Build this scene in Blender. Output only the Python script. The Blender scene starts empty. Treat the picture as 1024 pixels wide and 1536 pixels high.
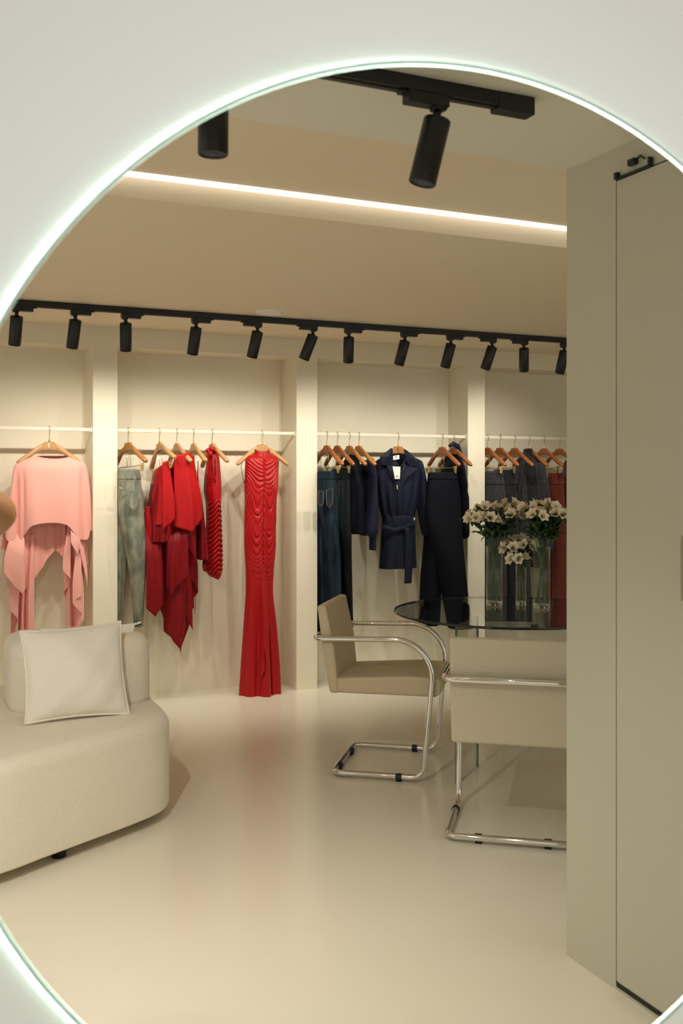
import bpy, bmesh, math, random
from mathutils import Vector, Matrix
random.seed(7)
PI = math.pi
SC = bpy.context.scene
C = SC.collection

# ------------------------------------------------------------------ camera model (room axes: X along back wall, Y away, Z up)
TH = math.radians(24.5); S_, C_ = math.sin(TH), math.cos(TH)
F_ = 1500.0; CAMZ = 1.4
def ray(px, py):
    u = (px-512)/F_; v = (714-py)/F_
    return Vector((S_+C_*u, C_-S_*u, v))
def onY(px, py, Y):
    r = ray(px, py); t = Y/r.y
    return Vector((t*r.x, Y, CAMZ+t*r.z))
def onZ(px, py, z):
    r = ray(px, py); t = (z-CAMZ)/r.z
    return Vector((t*r.x, t*r.y, z))
def cam2w(lat, dep, z=0.0):
    return Vector((dep*S_+lat*C_, dep*C_-lat*S_, z))

# ------------------------------------------------------------------ materials
def nodes_of(name):
    m = bpy.data.materials.new(name); m.use_nodes = True
    nt = m.node_tree
    return m, nt, nt.nodes['Principled BSDF']
def mat(name, col, rough=.5, metal=0., noise=None, bump=None, sheen=0., spec=.5, coat=0., subs=0.):
    m, nt, b = nodes_of(name)
    b.inputs['Base Color'].default_value = (*col, 1)
    b.inputs['Roughness'].default_value = rough
    b.inputs['Metallic'].default_value = metal
    b.inputs['Specular IOR Level'].default_value = spec
    b.inputs['Sheen Weight'].default_value = sheen
    b.inputs['Coat Weight'].default_value = coat
    tc = nt.nodes.new('ShaderNodeTexCoord')
    if noise:                                   # (scale, colour2, (lo, hi), xyz stretch)
        sc, col2, (lo, hi), st = noise
        mp = nt.nodes.new('ShaderNodeMapping'); mp.inputs['Scale'].default_value = st
        nt.links.new(tc.outputs['Object'], mp.inputs['Vector'])
        n = nt.nodes.new('ShaderNodeTexNoise'); n.inputs['Scale'].default_value = sc; n.inputs['Detail'].default_value = 5
        nt.links.new(mp.outputs['Vector'], n.inputs['Vector'])
        cr = nt.nodes.new('ShaderNodeValToRGB')
        cr.color_ramp.elements[0].position = lo; cr.color_ramp.elements[0].color = (*col, 1)
        cr.color_ramp.elements[1].position = hi; cr.color_ramp.elements[1].color = (*col2, 1)
        nt.links.new(n.outputs['Fac'], cr.inputs['Fac'])
        nt.links.new(cr.outputs['Color'], b.inputs['Base Color'])
    if bump:                                    # (scale, strength, distance)
        n2 = nt.nodes.new('ShaderNodeTexNoise'); n2.inputs['Scale'].default_value = bump[0]; n2.inputs['Detail'].default_value = 4
        nt.links.new(tc.outputs['Object'], n2.inputs['Vector'])
        bp = nt.nodes.new('ShaderNodeBump'); bp.inputs['Strength'].default_value = bump[1]; bp.inputs['Distance'].default_value = bump[2]
        nt.links.new(n2.outputs['Fac'], bp.inputs['Height'])
        nt.links.new(bp.outputs['Normal'], b.inputs['Normal'])
    return m
def emit(name, col, strength):
    m, nt, b = nodes_of(name)
    b.inputs['Base Color'].default_value = (.8, .8, .8, 1)
    b.inputs['Emission Color'].default_value = (*col, 1)
    b.inputs['Emission Strength'].default_value = strength
    return m
def pane_glass(name, tint, ior=1.5):
    m, nt, b = nodes_of(name)
    nt.nodes.remove(b)
    out = [n for n in nt.nodes if n.type == 'OUTPUT_MATERIAL'][0]
    tr = nt.nodes.new('ShaderNodeBsdfTransparent'); tr.inputs['Color'].default_value = (*tint, 1)
    gl = nt.nodes.new('ShaderNodeBsdfGlossy'); gl.inputs['Roughness'].default_value = 0.01
    lw = nt.nodes.new('ShaderNodeLayerWeight'); lw.inputs['Blend'].default_value = .5
    pw = nt.nodes.new('ShaderNodeMath'); pw.operation = 'POWER'; pw.inputs[1].default_value = 4.0
    nt.links.new(lw.outputs['Facing'], pw.inputs[0])
    f0 = ((ior-1)/(ior+1))**2
    fr = nt.nodes.new('ShaderNodeMath'); fr.operation = 'MULTIPLY_ADD'; fr.inputs[1].default_value = 1-f0; fr.inputs[2].default_value = f0
    nt.links.new(pw.outputs[0], fr.inputs[0])
    mx = nt.nodes.new('ShaderNodeMixShader')
    nt.links.new(fr.outputs[0], mx.inputs[0]); nt.links.new(tr.outputs[0], mx.inputs[1]); nt.links.new(gl.outputs[0], mx.inputs[2])
    nt.links.new(mx.outputs[0], out.inputs['Surface'])
    return m

WALL = (.80, .745, .605)
M = {}
M['wall'] = mat('cream_wall_paint', WALL, .55, noise=(3.0, (.78, .725, .585), (.4, .6), (1, 1, 1)), bump=(60, .05, .002), spec=.3)
M['ceil'] = mat('ceiling_paint', (.80, .71, .55), .6, bump=(50, .04, .002), spec=.25)
M['ceil_near'] = mat('cool_lit_ceiling_paint', (.78, .765, .68), .6, bump=(50, .04, .002), spec=.25)  # cooler light on the near ceiling put into a paler copy of its colour
M['portal'] = mat('white_plaster', (.84, .81, .765), .6, bump=(40, .04, .002), spec=.2)
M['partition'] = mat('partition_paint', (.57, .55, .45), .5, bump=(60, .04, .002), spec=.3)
M['floor'] = mat('poured_cream_floor', (.80, .755, .635), .22, noise=(1.2, (.775, .73, .61), (.35, .65), (1, 1, 1)), bump=(2.5, .03, .004), spec=.42)
M['black'] = mat('black_powder_coat', (.006, .007, .010), .38, spec=.5)
M['rubber'] = mat('black_rubber', (.006, .006, .007), .6)
M['chrome'] = mat('polished_chrome', (.78, .77, .75), .07, 1.0)
M['leather'] = mat('taupe_leather', (.57, .47, .31), .42, bump=(220, .08, .0015), spec=.45)
M['leather2'] = mat('cream_leather', (.58, .51, .385), .42, bump=(220, .08, .0015), spec=.4)
M['boucle'] = mat('cream_boucle', (.82, .755, .635), .95, noise=(160, (.76, .69, .57), (.35, .65), (1, 1, 1)), bump=(260, .35, .004), sheen=.3, spec=.1)
M['linen'] = mat('ivory_linen', (.86, .82, .735), .95, noise=(230, (.82, .775, .68), (.4, .6), (1, .3, 1)), bump=(320, .25, .002), sheen=.2, spec=.1)
M['wood'] = mat('hanger_wood', (.42, .175, .05), .38, noise=(14, (.31, .115, .03), (.35, .7), (1, 6, 8)), spec=.5)
M['wood_dark'] = mat('dark_hanger_wood', (.36, .115, .032), .35, noise=(14, (.25, .075, .022), (.35, .7), (1, 6, 8)), spec=.5)
M['wood_pale'] = mat('pale_hanger_wood', (.52, .29, .12), .4, noise=(14, (.44, .23, .09), (.35, .7), (1, 6, 8)), spec=.5)
M['gold'] = mat('brushed_brass', (.80, .62, .28), .28, 1.0)
M['rail'] = mat('white_rail_enamel', (.70, .66, .56), .4)
M['pink'] = mat('pink_crepe', (.84, .40, .345), .6, bump=(500, .05, .0006), sheen=.25, spec=.3)
M['red'] = mat('red_satin', (.41, .0045, .007), .45, sheen=.04, spec=.25)
M['redj'] = mat('red_jersey', (.38, .004, .0065), .42, sheen=.03, spec=.28)
M['reddeep'] = mat('deep_red_shade', (.20, .002, .006), .5, sheen=.03, spec=.2)  # deeper copy of the red; shading of lower and inner layers put into colour
M['navy'] = mat('navy_cotton', (.0055, .0075, .022), .6, bump=(400, .06, .0008), sheen=.02, spec=.2)
M['navy2'] = mat('dark_navy_crepe', (.0020, .0026, .0065), .7, sheen=.01, spec=.14)
M['navyp'] = mat('midnight_blue_satin', (.007, .0085, .028), .5, sheen=.02, spec=.25)
M['denim_l'] = mat('light_washed_denim', (.145, .155, .125), .85, noise=(16, (.30, .30, .225), (.38, .66), (1.3, 1.3, .7)), bump=(420, .2, .001), spec=.15)
M['denim_d'] = mat('dark_blue_denim', (.006, .011, .019), .85, noise=(14, (.018, .036, .058), (.35, .72), (2, 2, .35)), bump=(420, .2, .001), spec=.15)
M['denim_k'] = mat('charcoal_denim', (.005, .0065, .009), .85, noise=(12, (.032, .038, .045), (.5, .85), (3, 3, .2)), bump=(420, .2, .001), spec=.15)
M['stitch'] = mat('tan_stitching', (.36, .22, .09), .8)
M['denim_seam'] = mat('denim_seam_shade', (.10, .115, .11), .9)
M['tweed'] = mat('charcoal_tweed', (.016, .017, .021), .95, noise=(190, (.085, .088, .098), (.42, .72), (1, 1, 1)), bump=(300, .3, .002), sheen=.15, spec=.1)
M['tweed_d'] = mat('dark_tweed', (.009, .0095, .012), .95, noise=(190, (.05, .051, .058), (.45, .75), (1, 1, 1)), bump=(300, .3, .002), sheen=.15, spec=.1)
M['wine'] = mat('burgundy_wool', (.125, .022, .015), .9, noise=(120, (.20, .042, .028), (.4, .7), (1, 1, 1)), bump=(300, .3, .002), sheen=.2, spec=.1)
M['paper'] = mat('white_card', (.86, .83, .76), .7)
M['ink'] = mat('grey_print', (.22, .21, .20), .8)
M['tag_black'] = mat('black_label', (.012, .012, .012), .6)
M['glass_top'] = pane_glass('smoked_table_glass', (.80, .86, .82), 1.62)
M['glass_edge'] = mat('dark_green_glass_edge', (.004, .012, .010), .08, spec=.6)
M['glass_leg'] = pane_glass('clear_green_glass', (.94, .975, .95), 1.35)
M['glass_vase'] = pane_glass('clear_vase_glass', (.93, .96, .93), 1.5)
M['green'] = mat('alstroemeria_leaf', (.028, .070, .022), .5, noise=(30, (.045, .10, .030), (.4, .6), (1, 1, 1)), spec=.35)
M['stemg'] = mat('alstroemeria_stalk', (.075, .15, .045), .5)
M['budg'] = mat('flower_bud_green', (.34, .38, .16), .6)
M['lens'] = emit('lamp_lens', (1, .88, .70), 6.0)
M['strip'] = emit('cove_light_diffuser', (1, .90, .80), 1.35)
M['ring'] = emit('ring_light_diffuser', (.68, 1, .87), 29.0)
def edge_glass():
    m, nt, b = nodes_of('frosted_green_glass_edge'); nt.nodes.remove(b)
    out = [n for n in nt.nodes if n.type == 'OUTPUT_MATERIAL'][0]
    d = nt.nodes.new('ShaderNodeBsdfDiffuse'); d.inputs['Color'].default_value = (.52, .62, .54, 1)
    t = nt.nodes.new('ShaderNodeBsdfTranslucent'); t.inputs['Color'].default_value = (.02, .022, .02, 1)
    a = nt.nodes.new('ShaderNodeAddShader')
    nt.links.new(d.outputs[0], a.inputs[0]); nt.links.new(t.outputs[0], a.inputs[1]); nt.links.new(a.outputs[0], out.inputs['Surface'])
    return m
M['ring_edge'] = edge_glass()
M['skin'] = mat('skin', (.42, .20, .085), .5, noise=(6, (.38, .175, .072), (.4, .6), (1, 1, 1)), spec=.4)
M['hair'] = mat('dark_brown_hair', (.025, .014, .008), .5)
M['shirt'] = mat('white_shirt_cotton', (.72, .70, .66), .8)
M['trouser'] = mat('beige_trouser_cotton', (.42, .34, .24), .8)
M['shoe'] = mat('white_shoe_leather', (.7, .68, .64), .5)
M['eye'] = mat('eye_dark', (.02, .012, .008), .2)
def petal_mat():
    m, nt, b = nodes_of('cream_petal')
    tc = nt.nodes.new('ShaderNodeTexCoord'); ln = nt.nodes.new('ShaderNodeVectorMath'); ln.operation = 'LENGTH'
    nt.links.new(tc.outputs['Object'], ln.inputs[0])
    cr = nt.nodes.new('ShaderNodeValToRGB'); e = cr.color_ramp.elements
    e[0].position = .004; e[0].color = (.36, .36, .10, 1)
    e[1].position = .018; e[1].color = (.80, .70, .50, 1)
    x = cr.color_ramp.elements.new(.034); x.color = (.87, .78, .58, 1)
    nt.links.new(ln.outputs['Value'], cr.inputs['Fac']); nt.links.new(cr.outputs['Color'], b.inputs['Base Color'])
    b.inputs['Roughness'].default_value = .6
    b.inputs['Subsurface Weight'].default_value = 0
    return m
M['petal'] = petal_mat()

# ------------------------------------------------------------------ mesh builder
class MB:
    def __init__(s): s.v = []; s.f = []; s.sm = []
    def add(s, vs, fs, smooth=True):
        o = len(s.v); s.v += [tuple(p) for p in vs]
        s.f += [tuple(i+o for i in f) for f in fs]; s.sm += [smooth]*len(fs)
    def box(s, c, d, rz=0, smooth=False, rot=None):
        hx, hy, hz = d[0]/2, d[1]/2, d[2]/2
        R = rot if rot is not None else Matrix.Rotation(rz, 3, 'Z')
        c = Vector(c)
        vs = [c+R@Vector((x*hx, y*hy, z*hz)) for z in (-1, 1) for y in (-1, 1) for x in (-1, 1)]
        s.add(vs, [(0, 2, 3, 1), (4, 5, 7, 6), (0, 1, 5, 4), (2, 6, 7, 3), (0, 4, 6, 2), (1, 3, 7, 5)], smooth)
    def tube(s, pts, r, n=12, closed=False, caps=True, sq=None):
        pts = [Vector(p) for p in pts]; N = len(pts)
        rs = r if isinstance(r, (list, tuple)) else [r]*N
        T = []
        for i in range(N):
            a = pts[(i-1) % N] if (closed or i > 0) else pts[i]
            b = pts[(i+1) % N] if (closed or i < N-1) else pts[i]
            d = b-a
            T.append(d.normalized() if d.length > 1e-9 else Vector((0, 0, 1)))
        up = Vector((0, 0, 1)) if abs(T[0].z) < .9 else Vector((0, 1, 0))
        nrm = (up-T[0]*up.dot(T[0])).normalized()
        vs = []
        for i in range(N):
            nrm = (nrm-T[i]*nrm.dot(T[i]))
            if nrm.length < 1e-6: nrm = T[i].orthogonal()
            nrm.normalize(); bn = T[i].cross(nrm)
            for k in range(n):
                a = 2*PI*k/n
                q = (sq or (1, 1))
                vs.append(pts[i]+nrm*math.cos(a)*rs[i]*q[0]+bn*math.sin(a)*rs[i]*q[1])
        fs = []
        for i in range(N if closed else N-1):
            j = (i+1) % N
            for k in range(n):
                l = (k+1) % n
                fs.append((i*n+k, i*n+l, j*n+l, j*n+k))
        if not closed and caps:
            fs.append(tuple(range(n-1, -1, -1))); fs.append(tuple((N-1)*n+k for k in range(n)))
        s.add(vs, fs)
    def lathe(s, prof, n=32, c=(0, 0, 0), M3=None):
        c = Vector(c); vs = []
        for r, z in prof:
            for k in range(n):
                a = 2*PI*k/n
                p = Vector((r*math.cos(a), r*math.sin(a), z))
                vs.append(c+(M3@p if M3 is not None else p))
        fs = []
        for i in range(len(prof)-1):
            for k in range(n):
                l = (k+1) % n
                fs.append((i*n+k, i*n+l, (i+1)*n+l, (i+1)*n+k))
        s.add(vs, fs)
    def grid(s, fn, nu, nv, closeu=False):
        vs = [fn(i/(nu if closeu else nu-1), j/(nv-1)) for j in range(nv) for i in range(nu)]
        fs = []
        for j in range(nv-1):
            for i in range(nu if closeu else nu-1):
                k = (i+1) % nu
                fs.append((j*nu+i, j*nu+k, (j+1)*nu+k, (j+1)*nu+i))
        s.add(vs, fs)
    def prism(s, outline, z0, z1, axis='Z', smooth=False):
        n = len(outline); vs = []
        for z in (z0, z1):
            for x, y in outline:
                vs.append((x, y, z) if axis == 'Z' else (x, z, y))
        fs = [tuple(range(n)), tuple(range(2*n-1, n-1, -1))]+[(i, (i+1) % n, n+(i+1) % n, n+i) for i in range(n)]
        s.add(vs, fs, smooth)
    def soft_prism(s, outline, z0, z1, r, rb=None, k=6):
        rb = r if rb is None else rb
        n = len(outline); P = [Vector((x, y)) for x, y in outline]; N = []
        for i in range(n):
            t = (P[(i+1) % n]-P[i-1]).normalized(); N.append(Vector((t.y, -t.x)))
        rings = []
        for i in range(k+1):
            a = PI/2*i/k; rings.append((z0+rb*(1-math.sin(a)), rb*(1-math.cos(a))))
        rings = rings[:]
        rings.sort(key=lambda q: q[0])
        rings = [(z0+rb*(1-math.cos(PI/2*i/k)), rb*(1-math.sin(PI/2*i/k))) for i in range(k+1)]
        rings += [(z1-r*(1-math.sin(PI/2*i/k)), r*(1-math.cos(PI/2*i/k))) for i in range(k+1)]
        vs = []
        for z, ins in rings:
            for i in range(n):
                q = P[i]-N[i]*ins; vs.append((q.x, q.y, z))
        fs = []
        for j in range(len(rings)-1):
            for i in range(n):
                l = (i+1) % n
                fs.append((j*n+i, j*n+l, (j+1)*n+l, (j+1)*n+i))
        fs.append(tuple(range(n-1, -1, -1))); fs.append(tuple((len(rings)-1)*n+i for i in range(n)))
        s.add(vs, fs)
    def build(s, name, m, parent=None, loc=None, flat=False, bevel=0, solid=0, autosm=None):
        me = bpy.data.meshes.new(name); me.from_pydata(s.v, [], s.f)
        me.polygons.foreach_set('use_smooth', [bool(x) and not flat for x in s.sm])
        me.materials.append(m); me.update()
        bm = bmesh.new(); bm.from_mesh(me); bmesh.ops.recalc_face_normals(bm, faces=bm.faces); bm.to_mesh(me); bm.free()
        o = bpy.data.objects.new(name, me); C.objects.link(o)
        if parent is not None: o.parent = parent
        if loc is not None: o.location = loc
        if bevel:
            b = o.modifiers.new('bevel', 'BEVEL'); b.width = bevel; b.segments = 3; b.limit_method = 'ANGLE'; b.angle_limit = .6
        if solid:
            b = o.modifiers.new('thickness', 'SOLIDIFY'); b.thickness = solid; b.offset = 0
        return o

def thing(name, label, cat, loc=(0, 0, 0), rz=0, group=None):
    o = bpy.data.objects.new(name, None); C.objects.link(o)
    o.empty_display_size = .05
    o.location = loc; o.rotation_euler = (0, 0, rz)
    return tag(o, label, cat, group)
def tag(o, label, cat, group=None):
    o['label'] = label; o['category'] = cat
    if group: o['group'] = group
    return o
def struct(o):
    o['kind'] = 'structure'; return o
def sm(a, b, x):
    t = min(1, max(0, (x-a)/(b-a))) if b != a else float(x > a)
    return t*t*(3-2*t)
def cat1(xs, ys, x):                     # piecewise smooth interpolation (monotone-ish Hermite)
    if x <= xs[0]: return ys[0]
    if x >= xs[-1]: return ys[-1]
    for i in range(len(xs)-1):
        if x <= xs[i+1]: break
    h = xs[i+1]-xs[i]; t = (x-xs[i])/h
    def d(k):
        if k == 0: return (ys[1]-ys[0])/(xs[1]-xs[0])
        if k == len(xs)-1: return (ys[-1]-ys[-2])/(xs[-1]-xs[-2])
        a = (ys[k]-ys[k-1])/(xs[k]-xs[k-1]); b = (ys[k+1]-ys[k])/(xs[k+1]-xs[k])
        return 0 if a*b <= 0 else 2*a*b/(a+b)
    m0, m1 = d(i)*h, d(i+1)*h
    return (2*t**3-3*t*t+1)*ys[i]+(t**3-2*t*t+t)*m0+(-2*t**3+3*t*t)*ys[i+1]+(t**3-t*t)*m1
def spline(P, n, closed=False):           # Catmull-Rom through points of any dimension
    P = [Vector(p) for p in P]; N = len(P); out = []
    segs = N if closed else N-1
    for k in range(n if closed else n):
        t = k/(n if closed else n-1)*segs; i = min(int(t), segs-1); u = t-i
        g = (lambda j: P[j % N]) if closed else (lambda j: P[max(0, min(N-1, j))])
        a, b, c, d = g(i-1), g(i), g(i+1), g(i+2)
        out.append(.5*((2*b)+(c-a)*u+(2*a-5*b+4*c-d)*u*u+(3*b-a-3*c+d)*u**3))
    return out
def round_rect(x0, y0, x1, y1, r, k=8):
    out = []
    for cx, cy, a0 in ((x1-r, y0+r, -PI/2), (x1-r, y1-r, 0), (x0+r, y1-r, PI/2), (x0+r, y0+r, PI)):
        for i in range(k+1):
            a = a0+PI/2*i/k; out.append((cx+r*math.cos(a), cy+r*math.sin(a)))
    return out

# ------------------------------------------------------------------ room shell
ZC = 2.295; YW = .968; YP = 6.054; YN = 6.325
XL, XR_ = -3.2, 6.6
def bx(name, m, x0, x1, y0, y1, z0, z1, parent=None):
    b = MB(); b.box(((x0+x1)/2, (y0+y1)/2, (z0+z1)/2), (x1-x0, y1-y0, z1-z0)); return b.build(name, m, parent)
struct(bx('floor', M['floor'], XL, XR_, YW-2.2, YN+.1, -.06, 0))
b = MB()
YT0, YT1 = 2.386, 3.205
for y0, y1, z0 in ((YW, YT0, ZC), (YT0, YT1, 2.367), (YT1, YN+.1, ZC)):
    b = MB(); b.box(((XL+XR_)/2, (y0+y1)/2, (z0+2.50)/2), (XR_-XL, y1-y0, 2.50-z0))
    struct(b.build('ceiling', M['ceil'] if y0 > 1.5 else M['ceil_near']))
struct(bx('wall_back', M['wall'], XL, XR_, YN, YN+.1, 0, ZC))
PIL = [(-1.49, -1.345), (-.185, -.04), (1.128, 1.273), (2.437, 2.583), (3.739, 3.879), (5.05, 5.19), (6.36, 6.505)]
for i, (a, c_) in enumerate(PIL):
    struct(bx('trim_%d' % (i+1), M['wall'], a, c_, YP, YN, 0, 2.176))
struct(bx('trim_8', M['wall'], XL, XR_, YP, YN, 2.176, ZC))        # beam above the niches
struct(bx('wall_east', M['wall'], XR_, XR_+.1, YW, YN+.1, 0, ZC))
struct(bx('wall_right', M['partition'], 1.81, 2.0, YW, YT0, 0, ZC))
# flush door in the right-hand wall
b = MB()
xd = 1.8085
yd0, yd1 = 2.165, 1.20
b.box((xd, (yd0+yd1)/2, 1.115), (.006, abs(yd0-yd1)-.008, 2.17))
dr = struct(b.build('door_1', M['partition']))
b = MB()
b.box((1.8088, yd0-.001, 1.115), (.003, .0035, 2.19)); b.box((1.8088, (yd0+yd1)/2, 2.203), (.003, abs(yd0-yd1), .003))
b.box((1.8088, (yd0+yd1)/2, .018), (.003, abs(yd0-yd1), .012))
b.build('door_gap', M['tag_black'], dr)
b = MB()
b.box((1.803, 2.09, 2.205), (.010, .135, .006)); b.box((1.801, 2.155, 2.212), (.012, .012, .018)); b.box((1.801, 2.025, 2.216), (.012, .008, .020))
b.box((1.801, 2.092, 2.232), (.014, .026, .016)); b.tube([(1.80, 2.09, 2.232), (1.80, 2.06, 2.24), (1.80, 2.045, 2.228)], .003, 8)
b.build('door_pivot', M['black'], dr)
b = MB(); b.prism(round_rect(1.865, 1.09, 1.912, 1.252, .008), 1.797, 1.806)
hh = MB(); hh.v = [(z, x, y) for x, y, z in b.v]; hh.f = b.f; hh.sm = b.sm
hh.build('door_pull', mat('dull_nickel', (.40, .34, .27), .4, .6), dr)

# near wall: plaster wall whose round opening, in place of a backlit mirror, flares to shape its halo, with a ring light on the lip
YL, RO, OX, OZ = .928, .570, .599, 1.270
b = MB()
NA = 192
prof = [(.022, YL+.150), (.020, YL+.052), (.13, YL+.052), (.065, YL+.0472), (.02, YL+.0150), (.0, YL+.001), (.0, YL), (.012, YL+.0073), (.025, YL+.0150), (.040, YL+.0225), (.060, YL+.0298), (.085, YL+.0354), (.11, YL+.0385), (.14, YL+.04)]
prof = prof[2:]
rings = [[(OX+(RO+r)*math.cos(2*PI*k/NA), y, OZ+(RO+r)*math.sin(2*PI*k/NA)) for k in range(NA)] for r, y in prof]
def rect_pt(a, y, x0=-2.0, x1=2.0, z0=0, z1=2.5):
    dx, dz = math.cos(a), math.sin(a)
    tx = ((x1-OX)/dx if dx > 0 else (x0-OX)/dx) if abs(dx) > 1e-9 else 1e9
    tz = ((z1-OZ)/dz if dz > 0 else (z0-OZ)/dz) if abs(dz) > 1e-9 else 1e9
    t = min(tx, tz); return (OX+dx*t, y, OZ+dz*t)
outer = [[rect_pt(2*PI*k/NA, y) for k in range(NA)] for y in (YL+.04, YL+.052)]
allr = rings+[outer[0], outer[1], rings[0]]
vs = [p for r in allr for p in r]; fs = []
for j in range(len(allr)-1):
    for k in range(NA):
        l = (k+1) % NA; fs.append((j*NA+k, j*NA+l, (j+1)*NA+l, (j+1)*NA+k))
b.add(vs, fs); wf = struct(b.build('wall_front', M['portal']))
rl = thing('ring_light', 'slim glowing white ring light around the edge of the big round opening', 'light', (OX, YL, OZ))
b = MB()
b.tube([((RO+.003)*math.cos(2*PI*k/256), -.0022, (RO+.003)*math.sin(2*PI*k/256)) for k in range(256)], .0008, 10, closed=True)
b.build('light_strip', M['ring'], rl)
b = MB()
b.lathe([(RO+.0002, -.0044), (RO+.0043, -.0044), (RO+.0043, -.0037), (RO+.0002, -.0037), (RO+.0002, -.0044)], 256, (0, 0, 0), Matrix.Rotation(-PI/2, 3, 'X'))
b.build('glass_edge', M['ring_edge'], rl)  # guard ring added to hide the strip from view, tinted like a mirror edge

# ------------------------------------------------------------------ ceiling fittings
b = MB(); b.box(((XL+XR_)/2, YT1-.021, 2.364), (XR_-XL-.1, .040, .006))
o = b.build('cove_light', M['strip'])
tag(o, 'long glowing linear light set in the step of the ceiling', 'light')
p = onZ(406, 468, ZC)
t = thing('ceiling_vent', 'small round white vent cover flush in the tan ceiling behind the long track', 'vent', (p.x, p.y, ZC))
b = MB(); b.lathe([(.084, 0), (.084, -.004), (.080, -.007), (.070, -.007), (.066, -.003), (.066, 0)], 48); b.build('rim', M['paper'], t)
b = MB(); b.lathe([(.062, 0), (.062, -.010), (.058, -.013), (.0, -.013)], 48); b.build('cover', M['paper'], t)

def track(name, label, x0, x1, y, loc_end=False):
    t = thing(name, label, 'lighting track', ((x0+x1)/2, y, ZC))
    L = x1-x0; b = MB()
    b.box((0, 0, -.016), (L, .036, .032)); b.box((0, 0, -.033), (L, .012, .003))
    b.build('track_rail', M['black'], t, bevel=.002)
    for sx in (-1, 1):
        b = MB(); b.box((sx*(L/2-.05), 0, -.021), (.10, .040, .042)); b.build('end_cap', M['black'], t, bevel=.002)
    return t
YB = 5.30; YNR = 1.98
pe = onY(795, 152, YNR)
track('lighting_track', 'long black lighting track across the ceiling in front of the clothes niches', -.6, 6.3, YB)
track('lighting_track', 'short black lighting track with a blunt end, close by on the ceiling', -1.6, pe.x, YNR)

def spotlight(x, y, d, label, flip=1, roll=0, watts=22, group=None, spread=70, col=(1, .94, .80), lamp=None):
    """d = beam direction"""
    t = thing('track_spotlight', label, 'spotlight', (x, y, ZC-.032), 0, group)
    b = MB(); b.box((-.028*flip, 0, -.013), (.105, .034, .026)); b.box((.004*flip, 0, -.028), (.030, .030, .010)); b.box((-.088*flip, 0, -.004), (.02, .024, .008))
    b.build('adapter', M['black'], t, bevel=.002)
    b = MB(); b.tube([(0, 0, -.028), (0, 0, -.052)], .0095, 12); b.tube([(-.012, 0, -.056), (.012, 0, -.056)], .010, 12)
    b.build('swivel', M['black'], t)
    d = Vector(d).normalized()
    R = d.to_track_quat('-Z', 'Y').to_matrix()
    piv = Vector((0, 0, -.058))
    b = MB()
    r = .0315
    b.lathe([(0, .006), (r-.002, .006), (r, .004), (r, -.142), (r-.0015, -.1445), (r-.004, -.1445), (r-.006, -.138), (r-.006, -.120), (0, -.120)], 36, piv, R)
    b.build('can', M['black'], t)
    b = MB(); b.lathe([(0, -.124), (r-.007, -.124), (r-.007, -.127), (0, -.127)], 24, piv, R); b.build('lens', M['lens'], t)
    L = bpy.data.lights.new('beam', 'SPOT'); L.energy = watts; L.color = col; L.spot_size = math.radians(spread); L.spot_blend = 1.0; L.shadow_soft_size = .014
    lo = bpy.data.objects.new('beam', L); C.objects.link(lo); lo.parent = t
    lo.location = piv+R@Vector((0, 0, -.150)); lo.rotation_euler = (R if lamp is None else Vector(lamp).normalized().to_track_quat('-Z', 'Y').to_matrix()).to_euler()
    return t
SP = [(25, -2.5, 'at the far left beside the glowing ring'), (113, -4, 'above the pink top'), (188.5, 0, 'straight above the pillar left of the light jeans'),
      (294, -5, 'tilted, above the red clothes'), (386, -8, 'tilted, above the long red gown'), (469, -14, 'leaning, just left of the pillar beside the dark jeans'),
      (523, -1, 'pointing straight, above the dark jeans'), (607, -10, 'tilted, above the navy belted romper'), (676, -10, 'tilted, above the navy trousers'),
      (738, -13, 'leaning, above the grey trousers and white flowers'), (785.5, 0, 'pointing straight, above the grey tweed jacket'), (846, -9, 'cut by the right-hand partition edge')]
for i, (px, dx, w) in enumerate(SP):
    p = onY(px, 490, YB)
    tp = p.x/YB; spotlight(p.x, YB, (dx/34*1.05+.36*tp, .36, -1), 'black long-track spotlight '+w, 1 if i in (4, 5, 9, 10) else -1, watts=15.5*(1 if i < 6 else .82), spread=110, lamp=(dx/34*.7+.15, .80, -1), group='spotlights on the long track')
p = onY(655, 175, YNR)
spotlight(p.x, YNR, (-.22, .10, -1), 'large black spotlight tilted on the short near track', 1, watts=29, group='spotlights on the short near track', spread=110, col=(1, .95, .84))
p = onY(320, 190, YNR)
spotlight(p.x, YNR, (0, .02, -1), 'large black spotlight hanging straight, half cut by the glowing ring', 1, watts=29, group='spotlights on the short near track', spread=110, col=(1, .95, .84))

for xx, dd, ww in ((-.45, (.15, .55, -1), 'aimed at the front floor'), (.06, (.22, .78, -1), 'aimed at the sofa')):
    spotlight(xx, YNR, dd, 'added unseen black near-track spotlight behind the near wall, '+ww, 1, watts=(14 if xx < 0 else 72), group='spotlights on the short near track', spread=100, col=(1, .94, .85))  # out-of-view spots added to brighten the front floor and sofa
# ------------------------------------------------------------------ clothes rails
YRAIL = 6.085; ZRAIL = 1.678
def rail_z(px, py): return onY(px, py, YRAIL).z
for (a, c_, w) in ((-.04, 1.128, 'behind the pink top'), (1.273, 2.437, 'carrying the red clothes'), (2.583, 3.739, 'carrying the navy clothes'), (3.879, 5.05, 'carrying the grey and burgundy clothes')):
    t = thing('clothes_rail', 'flat cream clothes rail across the niche, '+w, 'clothes rail', ((a+c_)/2, YRAIL, ZRAIL), 0, 'rails in the niches')
    b = MB(); b.box((0, 0, 0), (c_-a, .012, .020)); b.build('bar', M['rail'], t, bevel=.002)
    for sx in (-1, 1):
        b = MB(); b.box((sx*((c_-a)/2-.004), 0, 0), (.008, .02, .034)); b.build('end_bracket', M['rail'], t, bevel=.002)

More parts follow.
